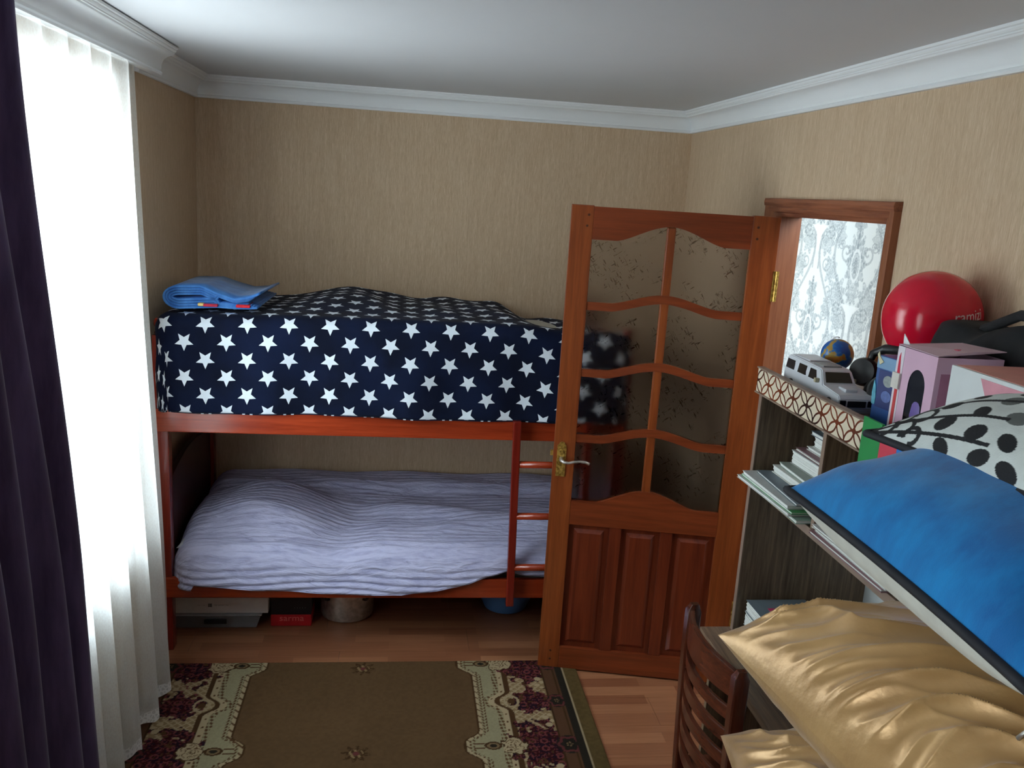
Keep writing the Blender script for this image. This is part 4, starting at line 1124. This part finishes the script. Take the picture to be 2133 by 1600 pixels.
bm = tube(band_, [.008, .011, .013, .014, .014, .013, .010, .007], 10); obj('headband', bm, MT['black'], hp, smooth=True)
obj('red_cable_end', box(1.238, 1.254, 2.03, 2.045, ZT+.115, ZT+.13, .003), plain('red_plastic', srgb(150, 30, 32), .4), hp)

bb = thing('blue_box', 'blue printed box with pale pictures standing on the shelf top', 'box', (1.175, 1.850, ZT), math.radians(7))
bluec = plain('blue_print_card', srgb(38, 84, 150), .4, .15, 20)
obj('carton', box(-.045, .055, -.042, .042, .0005, .172, .002), bluec, bb, world=False)
obj('label_panel', box(-.0462, -.045, -.040, .030, .050, .139), plain('deep_blue_print', srgb(26, 46, 110), .4, .1), bb, world=False)
obj('label_panel', box(-.0464, -.0448, -.040, .041, .142, .170), plain('light_blue_print', srgb(120, 160, 196), .4, .05), bb, world=False)
for z_, c_ in ((.116, srgb(148, 158, 158)), (.080, srgb(84, 106, 168))):
    bm = lathe([(0, 0), (.017, 0), (.017, .0010), (0, .0012)], 24, Matrix.Translation((-.0462, -.006, z_)) @ Matrix.Rotation(-math.pi/2, 4, 'Y') @ Matrix.Diagonal((.8, 1, 1, 1)))
    obj('picture_spot', bm, plain('pale_print', c_, .5, .2, 120), bb, world=False)
obj('holographic_sticker', prism([(.030, .054), (.041, .054), (.044, .08), (.041, .112), (.034, .098), (.029, .072)], 'x', -.0475, -.0446), plain('silver_blue_foil', srgb(120, 200, 220), .2, .3, 60, metallic=.4), bb, world=False)
obj('torn_flap', prism([(.018, .158), (.034, .170), (.038, .180), (.042, .172), (.030, .150)], 'x', -.0485, -.0462), plain('pale_yellow_card', srgb(226, 218, 180), .6), bb, world=False)

# pink carton with an arched window
pbx = thing('pink_window_box', 'pink box with an arched clear window on the shelf top', 'box', (1.19, 1.72, ZT))
px0, px1, py0, py1, ph_ = 1.112, 1.262, 1.642, 1.788, .211
pinkm = plain('pink_card', srgb(218, 178, 202), .55, .03, 15)
bm = bm_new()
ywc, yw, zw0, zw1 = 1.703, .031, .040, .164   # arched window opening in the face turned to the room
outer = [(py0, .0005), (py1, .0005), (py1, ph_), (py0, ph_)]
archp = [(ywc-yw, zw0), (ywc+yw, zw0), (ywc+yw, zw1-yw)] + [(ywc+yw*math.cos(t), zw1-yw+yw*1.25*math.sin(t)) for t in np.linspace(.2, math.pi-.2, 12)] + [(ywc-yw, zw1-yw)]
vo_ = [bm.verts.new((px0, y_, ZT+z_)) for y_, z_ in outer]; vi_ = [bm.verts.new((px0, y_, ZT+z_)) for y_, z_ in archp]
eo_ = [bm.edges.new((vo_[i], vo_[(i+1) % 4])) for i in range(4)]; ei_ = [bm.edges.new((vi_[i], vi_[(i+1) % len(vi_)])) for i in range(len(vi_))]
bmesh.ops.triangle_fill(bm, use_beauty=True, edges=eo_+ei_)
bk = [bm.verts.new((px1, y_, ZT+z_)) for y_, z_ in outer]
for i in (0, 1, 3): bm.faces.new((vo_[i], vo_[(i+1) % 4], bk[(i+1) % 4], bk[i]))
bm.faces.new(bk)
obj('carton', bm, pinkm, pbx)
obj('film_window', prism([(y_, ZT+z_) for y_, z_ in archp], 'x', px0+.001, px0+.002), MT['dark_glass'], pbx)
obj('purple_toy', lathe([(0, .006), (.020, .006), (.024, .03), (.018, .055), (.010, .062), (0, .064)], 20, Matrix.Translation((px0+.0005, ywc-.010, ZT+.040)) @ Matrix.Diagonal((.06, .8, 1, 1))), plain('purple_plastic', srgb(110, 92, 160), .4), pbx, smooth=True)
bm = bm_new()   # lifted lid flap
v_ = [(px0-.001, py0, ZT+ph_+.001), (px0-.001, py1, ZT+ph_+.002), (px1, py1, ZT+ph_+.010), (px1+.002, py0, ZT+ph_+.016), ((px0+px1)/2, py0-.001, ZT+ph_+.014)]
lo = [bm.verts.new(p) for p in v_]; hi = [bm.verts.new((p[0], p[1], p[2]+.0015)) for p in v_]
for i in range(5): bm.faces.new((lo[i], lo[(i+1) % 5], hi[(i+1) % 5], hi[i]))
bm.faces.new(lo[::-1]); bm.faces.new(hi); bmesh.ops.recalc_face_normals(bm, faces=bm.faces[:])
obj('lid_flap', bm, plain('pink_lid_card', srgb(206, 176, 190), .55, .04, 20), pbx)
obj('red_tab', box(px0+.055, px0+.072, py0+.02, py0+.034, ZT+ph_+.0115, ZT+ph_+.0135), plain('red_pink_print', srgb(206, 74, 104), .5), pbx)
obj('raised_panel', box(px0+.012, px1-.012, py0-.0012, py0, ZT+.01, ZT+ph_-.035), plain('dusty_pink_panel', srgb(176, 118, 146), .55), pbx)
obj('corner_strip', box(px0-.0008, px0, py1-.026, py1, ZT+.001, ZT+ph_), plain('white_pink_card', srgb(230, 222, 230), .55, .03), pbx)
obj('red_stripe', box(px0-.0016, px0-.0006, py1-.020, py1-.009, ZT+0.002, ZT+0.117), plain('red_print', srgb(206, 60, 62), .5), pbx)
obj('red_stripe', prism([(py1-.020, ZT+.145), (py1-.009, ZT+.145), (py1-.009, ZT+.187), (py1-.013, ZT+.197)], 'x', px0-.0016, px0-.0006), plain('crimson_print', srgb(206, 34, 66), .5), pbx)
obj('white_tag', box(px0-.006, px0-.0015, py1-.026, py1+.002, ZT+0.115, ZT+0.151, .001), plain('cream_tag', srgb(216, 212, 204), .5), pbx)
obj('hanging_flap', prism([(py1-.030, ZT+ph_+.001), (py1+.002, ZT+ph_+.001), (py1+.004, ZT+ph_+.026), (py1-.012, ZT+ph_+.014)], 'x', px0+.010, px0+.0115), plain('white_flap', srgb(232, 236, 238), .6), pbx)

# white and pink carton nearer
wp = thing('pink_white_box', 'white and salmon pink box beside the spotted cushion', 'box', (1.19, 1.46, ZT))
qx0, qx1, qy0, qy1, qh = 1.10, 1.265, 1.335, 1.578, .210
obj('carton', box(qx0, qx1, qy0, qy1, ZT+.0005, ZT+qh-.001, .002), plain('white_gloss_card', srgb(220, 226, 226), .4, .02), wp)
obj('salmon_top', box(qx0+.008, qx1, qy0, qy1-.004, ZT+qh-.001, ZT+qh, .0003), plain('salmon_card', srgb(218, 146, 138), .45, .06), wp)
obj('pink_panel', prism([(1.545-.060, ZT+.201), (qy0+.03, ZT+.201), (qy0+.02, ZT+.10), (1.545-.125, ZT+.10)], 'x', qx0-.001, qx0+.0003), plain('rose_print', srgb(218, 150, 164), .45, .08), wp)
obj('colour_mark', prism([(1.530, ZT+.115), (1.530, ZT+.133), (1.515, ZT+.125)], 'x', qx0-.0012, qx0), plain('plum_print', srgb(150, 70, 112), .5), wp)
obj('colour_mark', lathe([(0, 0), (.008, 0), (.008, .001), (0, .0012)], 16, Matrix.Translation((qx0, 1.508, ZT+.121)) @ Matrix.Rotation(-math.pi/2, 4, 'Y')), plain('teal_print', srgb(70, 160, 140), .5), wp)
obj('slot', box(1.19, 1.194, 1.36, 1.46, ZT+qh, ZT+qh+.0006), plain('brown_slot', srgb(120, 60, 56), .6), wp)

# red balloon
blo = thing('balloon', 'round red balloon with white lettering against the right wall', 'balloon', (1.362, 2.068, ZT))
BR = .1205; BC = Vector((1.362, 2.068, 1.789))
redm = mat('red_rubber', srgb(196, 16, 44), .16); n = N(redm)
n.link(n.ramp(n.noise(n.coords('Object'), 6, 2), [(.3, srgb(206, 14, 44)), (.7, srgb(224, 26, 58))]), pb(redm).inputs['Base Color'])
prof = [(BR*math.sin(t)*(1 if t > math.pi/2 else 1), -BR*math.cos(t)*(1.0 if t > math.pi/2 else 1.12)) for t in np.linspace(.06, math.pi, 40)]
obj('balloon_skin', lathe([(0, -BR*1.14)]+[p for p in prof[:-1]]+[(0, BR)], 56, Matrix.Translation(BC)), redm, blo, smooth=True)
obj('knot', lathe([(0, -BR*1.13), (.006, -BR*1.14), (.012, -BR*1.22), (.009, -BR*1.23), (0, -BR*1.2)], 16, Matrix.Translation(BC)), redm, blo, smooth=True)
bm = text_bm('ramizi', .040, .0003, 2)
view = Vector((0, 0, CAMH))-BC; view.normalize()
ax = Vector((-view.y, view.x, 0)).normalized(); az = Vector((0, 0, 1))
bmesh.ops.subdivide_edges(bm, edges=bm.edges[:], cuts=1)
for v in bm.verts:
    lon = .80 + .9*v.co.x/BR; lat = .17 + v.co.y/BR + .12*(v.co.x/BR); rr = BR + .0008 + v.co.z
    vh = Vector((view.x, view.y, 0)).normalized()
    dirv = (vh*math.cos(lon) + ax*math.sin(lon))*math.cos(lat) + az*math.sin(lat)
    v.co = BC + dirv*rr
obj('lettering', bm, plain('white_print', srgb(236, 190, 196), .5), blo)

# black bag behind the boxes
bag = thing('black_bag', 'slouched black cloth bag lying behind the pink boxes', 'bag', (1.33, 1.55, ZT))
nU, nV = 60, 44
th = np.linspace(0, 2*math.pi, nU); s = np.linspace(0, 1, nV); TH_, SS = np.meshgrid(th, s)
sec = lambda c, e: np.sign(c)*np.abs(c)**e
yc = 1.965 - SS*.69
hh = np.interp(SS, [0, .03, .08, .22, .30, .5, .8, .95, 1], [.24, .262, .262, .245, .268, .285, .27, .2, .08])
ww = np.interp(SS, [0, .05, .15, .3, 1], [.078, .090, .094, .094, .094])
Xb = 1.374 + ww*sec(np.cos(TH_), .45) + .004*np.sin(SS*40+TH_*3)
Zb = ZT+.001 + hh*(.5+.5*sec(np.sin(TH_), .38)) + .006*np.sin(SS*26+TH_*2)*(np.sin(TH_) > 0)
Zb = np.maximum(Zb, ZT+.001); Xb = np.minimum(Xb, 1.470)
Yb = yc + .008*np.sin(TH_*4+SS*9)
# close both ends
Xb[0] = 1.374; Xb[-1] = 1.374; Zb[0] = ZT+.12; Zb[-1] = ZT+.05
grid_obj('bag_body', Xb, Yb, Zb, MT['black_cloth'], bag)
obj('strap', tube([(1.34, 1.83, ZT+.250), (1.33, 1.76, ZT+.276), (1.325, 1.70, ZT+.300), (1.33, 1.64, ZT+.304), (1.335, 1.56, ZT+.286), (1.34, 1.46, ZT+.270)], .012, 8), MT['black_cloth'], bag, smooth=True)

# flag-striped folder standing at the shelf front
ff = thing('striped_card', 'green red and blue striped card with white crescent hanging on the lattice strip', 'card', (1.035, 1.64, 1.425))
for ya, yb, c_, nm in ((1.672, 1.748, srgb(10, 140, 64), 'green_stripe'), (1.608, 1.672, srgb(212, 56, 78), 'red_stripe'), (1.50, 1.608, srgb(24, 120, 206), 'blue_stripe')):
    obj(nm, box(1.030, 1.037, ya, yb, 1.425, 1.602 if nm == 'green_stripe' else 1.592, .001), plain(nm, c_, .5, .04), ff)
mo = [(.022*math.cos(t), .022*math.sin(t)) for t in np.linspace(.6, 2*math.pi-.6, 22)] + [(.008+.017*math.cos(t), .017*math.sin(t)) for t in np.linspace(2*math.pi-.8, .8, 18)]
obj('crescent', prism([(1.640+a, 1.515-b) for b, a in mo], 'x', 1.0285, 1.0300), plain('white_print_2', srgb(236, 236, 236), .5), ff)

# ------------------------------------------------------------------ chair tucked under the desk (back turned to the room)
ch = thing('dining_chair', 'dark brown ladder back wooden chair tucked under the desk', 'chair', (1.0, 1.975, 0))
cy0, cy1 = 1.800, 2.150
def bx(z): return .848 + (.02 if z < .45 else .0) - .0*(z)
def postline(y): return [(.885, y, 0), (.868, y, .25), (.858, y, .45), (.850, y, .65), (.846, y, .80), (.846, y, .925), (.848, y, .945)]
for y, dz in ((cy0, 0), (cy1, 0)):
    bm = bm_new()
    pl = postline(y); w = .016; d = .019
    rings = []
    for k, p in enumerate(pl):
        s_ = .55 if k == len(pl)-1 else 1
        rings.append([bm.verts.new((p[0]+a*d*s_, p[1]+b*w*s_, p[2])) for a, b in ((-1, -.8), (-.8, -1), (.8, -1), (1, -.8), (1, .8), (.8, 1), (-.8, 1), (-1, .8))])
    for A, B in zip(rings, rings[1:]):
        for i in range(8): bm.faces.new((A[i], A[(i+1) % 8], B[(i+1) % 8], B[i]))
    bm.faces.new(rings[0][::-1]); bm.faces.new(rings[-1]); bmesh.ops.recalc_face_normals(bm, faces=bm.faces[:])
    obj('leg', bm, MT['chair'], ch, auto=40)
def slat(z0, z1, bow, th=.012, zb=0, arch_=0):
    ys_ = np.linspace(cy0+.012, cy1-.012, 19); bm = bm_new(); rings = []
    for y in ys_:
        t = (y-cy0)/(cy1-cy0); b = 4*t*(1-t); x = np.interp((z0+z1)/2, [.45, .65, .8, .95], [.858, .850, .846, .848]) - bow*b
        za, zb_ = z0+zb*b, z1+arch_*b
        rings.append([bm.verts.new(p) for p in ((x-th/2, y, za), (x+th/2, y, za), (x+th/2, y, zb_), (x-th/2, y, zb_))])
    for A, B in zip(rings, rings[1:]):
        for i in range(4): bm.faces.new((A[i], A[(i+1) % 4], B[(i+1) % 4], B[i]))
    bm.faces.new(rings[0]); bm.faces.new(rings[-1][::-1]); bmesh.ops.recalc_face_normals(bm, faces=bm.faces[:])
    bmesh.ops.bevel(bm, geom=[e for e in bm.edges if e.is_manifold and e.calc_face_angle(0) > 1], offset=.002, segments=2, affect='EDGES')
    return bm
obj('top_rail', slat(.865, .935, .045, .016, 0, .012), MT['chair_y'], ch, auto=40)
for z0 in (.800, .735, .670, .605, .540): obj('slat', slat(z0, z0+.036, .042), MT['chair_y'], ch, auto=40)
bm = bm_new(); add_box(bm, .862, 1.235, cy0-.02, cy1+.02, .430, .452, .008); obj('seat', bm, MT['chair_y'], ch, auto=40)
for y in (cy0-.004, cy1+.004):
    obj('leg', box(1.195, 1.228, y-.016, y+.016, 0, .430, .004), MT['chair'], ch)
    obj('stretcher', box(.872, 1.20, y-.008, y+.008, .18, .205, .002), MT['chair'], ch)
obj('apron', box(1.20, 1.216, cy0, cy1, .375, .430), MT['chair'], ch); obj('apron', box(.862, .876, cy0, cy1, .375, .430), MT['chair'], ch)

# ------------------------------------------------------------------ bedding pile in front of the hutch
ks = thing('bedding_chest', 'low dark wooden chest carrying the pile of cushions', 'chest', (.71, .9, 0))
obj('body', box(.50, .93, .55, 1.22, .05, .80, .006), MT['chair'], ks)
obj('lid', box(.485, .942, .535, 1.235, .80, .83, .006), MT['chair_y'], ks)
for x in (.53, .90):
    for y in (.585, 1.185): obj('foot', box(x-.025, x+.025, y-.025, y+.025, 0, .05), MT['chair'], ks)

def wr_satin(seed, amp=.012):
    def ridge(x): return 1-np.abs(2*(x-np.floor(x))-1)*1.0
    def f(U, V):
        d = np.minimum(np.minimum(U, 1-U), np.minimum(V, 1-V))
        # sharp gathers running in from the left hem, leaning towards the far corner, dying out inwards
        w1 = vnoise(U*6, V*7, seed)*1.3; w2 = vnoise(U*9, V*9, seed+1)*1.1
        g1 = ridge(V*9 - U*5.5 + w1)**2.2*np.exp(-((U-.20)/.20)**2)*(.35+.9*vnoise(U*4, V*9, seed+5))
        g2 = ridge(V*17 - U*9 + w2)**2*np.exp(-((U-.09)/.10)**2)*.55
        g3 = ridge(U*8 - V*3 + w1)**2*np.exp(-((V-.10)/.13)**2)*.5
        g4 = ridge(V*5 - U*4.5 + w2*.8)**3*np.exp(-((U-.42)/.18)**2)*.55*vnoise(U*3, V*6, seed+6)
        low = (vnoise(U*5+V*3, V*4-U*2, seed+2)-.5)*.9
        return amp*(g1*1.9+g2*1.2+g3+g4*1.6+low-.5)*smooth01(d/.05)
    return f
def wr_soft(seed, amp=.008):
    def f(U, V): return amp*((vnoise(U*4, V*4, seed)-.5)*2 + (vnoise(U*9, V*9, seed+3)-.5))
    return f
# lavender quilt folded at the bottom of the pile
lq = thing('folded_quilt', 'folded pale lavender quilt at the bottom of the cushion pile', 'quilt', (.80, .9, .83))
lm = plain('pale_lavender_cloth', srgb(198, 186, 212), .85, .05, 20, .15)
for k in range(3):
    obj('fold', box(.53-.004*k, 1.02, .56, 1.235+.012*k, .8305+.045*k, .8300+.045*(k+1), .018), lm, lq, auto=50)
# lower gold pillow
_, _, tp, bt, _ = pillow_surface((.650, 1.437, 1.025), (1.03, 1.40, 1.03), (1.02, .60, 1.06), (.47, .62, 1.06), (0, 0, 1), .125, .045, 220, .03, .5, wr_satin(11, .008))
gp2 = close_pillow('satin_pillow', tp, bt, MT['satin']); tag(gp2, 'lower gold satin pillow, its corner nearest the chair seat', 'pillow', 'gold satin pillows')
# upper gold pillow
GA, GB, GC, GD = (.517, 1.20, 1.372), (1.00, 1.215, 1.375), (1.02, .46, 1.375), (.600, .50, 1.372)
_, _, tp, bt, _ = pillow_surface(GA, GB, GC, GD, (0, 0, 1), .142, .09, 300, .015, .5, wr_satin(21, .009))
gp1 = close_pillow('satin_pillow', tp, bt, MT['satin']); tag(gp1, 'upper gold satin pillow directly beneath the blue cushion', 'pillow', 'gold satin pillows')
# blue cushion
bc = thing('blue_cushion', 'blue plush cushion with black piping on the gold pillow', 'cushion', (.82, .9, 1.49))
BA, BB, BCc, BD = (.592, 1.185, 1.622), (1.035, 1.20, 1.66), (1.035, .58, 1.66), (.592, .645, 1.612)
_, _, tp, bt, edge = pillow_surface(BA, BB, BCc, BD, (0, 0, 1), .118, .095, 90, .018, .5, wr_soft(5, .007))
o = grid_obj('plush_top', tp[..., 0], tp[..., 1], tp[..., 2], MT['blue_plush'], bc)
o = grid_obj('underside', bt[::-1, :, 0], bt[::-1, :, 1], bt[::-1, :, 2], MT['grey_cotton'], bc)
e_ = edge; ring = [tuple(e_[0, i]) for i in range(0, 90, 2)] + [tuple(e_[i, -1]) for i in range(1, 90, 2)] + [tuple(e_[-1, i]) for i in range(88, -1, -2)] + [tuple(e_[i, 0]) for i in range(88, 1, -2)]
obj('piping', tube(ring, .0065, 8, True), MT['piping'], bc, smooth=True)
obj('zip_pull', tube([(.61, .66, 1.575), (.606, .668, 1.560), (.604, .672, 1.552)], .0025, 6), MT['steel'], bc, smooth=True)
# spotted cushion
sc_ = thing('spotted_cushion', 'black and white cushion with spots and vines on top of the blue cushion', 'cushion', (.9, .9, 1.75))
SA, SB, SC, SD = (.716, 1.203, 1.709), (1.08, 1.215, 1.76), (1.09, .62, 1.76), (.700, .58, 1.752)
U, V, tp, bt, edge = pillow_surface(SA, SB, SC, SD, (-.15, 0, 1), .090, .03, 340, .02, .55, wr_soft(9, .004), dense=(1.7, 1.25))
def spots(U, V, P):
    white = np.array(srgb(206, 212, 208)); blk = np.array(srgb(20, 22, 26)); gry = np.array(srgb(96, 100, 98))
    # lengths along the cloth in metres: a from the left seam, b from the far seam
    a = np.concatenate([np.zeros((P.shape[0], 1)), np.cumsum(np.linalg.norm(np.diff(P, axis=1), axis=-1), 1)], 1)
    b = V*.62
    c = np.broadcast_to(white, U.shape+(3,)).copy(); c *= (.95+.1*vnoise(U*60, V*60, 4))[..., None]
    def put(m_, col): c[m_] = col
    rnd = random.Random(4); k = 0
    for q in range(12):
        for p_ in range(13):
            ca = .020 + q*.036; cb = .115 + p_*.066 + (q % 2)*.033 - .06*max(0, (ca-.09)/.1)
            ca += rnd.uniform(-.005, .005); cb += rnd.uniform(-.008, .008); k += 1
            if math.hypot(ca*.8, cb) < .12: continue
            ra, rb, t = rnd.uniform(.011, .015), rnd.uniform(.017, .022), rnd.uniform(-.5, .5)
            da, db = a-ca, b-cb; x = da*math.cos(t)+db*math.sin(t); y = -da*math.sin(t)+db*math.cos(t)
            put((x/ra)**2+(y/rb)**2 < 1, gry if k % 4 == 1 else blk)
    r = np.hypot(a, b); t = np.arctan2(b, a)
    for t0, bend, wd in ((.35, 1.2, .0030), (.75, 1.6, .0036), (1.05, 1.0, .0032), (1.32, .5, .0030)):
        put((np.abs(t-(t0+bend*(r-.08)))*np.maximum(r, .02) < wd) & (r < .26) & (r > .02), blk)
    for ca, cb, rr in ((.022, .035, .014), (.050, .045, .015), (.030, .075, .015), (.060, .085, .016), (.085, .050, .014), (.020, .105, .013)):
        d = np.hypot(a-ca, (b-cb)*.8); put((np.abs(d-rr) < .0036) & (np.arctan2(b-cb, a-ca) > -2.0), blk)
    put((r < .026), blk); put((a < .004) | (b < .004), blk)
    return c
cs = spots(U, V, tp)
m_sp = attr_mat('spotted_cotton', .85, .15, 400)
cb = np.broadcast_to(np.array(srgb(20, 22, 26)), cs.shape)
close_pillow('cover', tp, bt, m_sp, sc_, cs, cb)
ring = [tuple(edge[0, i]) for i in range(0, 340, 6)] + [tuple(edge[i, -1]) for i in range(4, 340, 6)] + [tuple(edge[-1, i]) for i in range(334, -1, -6)] + [tuple(edge[i, 0]) for i in range(332, 4, -6)]
obj('piping', tube(ring, .006, 8, True), MT['piping'], sc_, smooth=True)
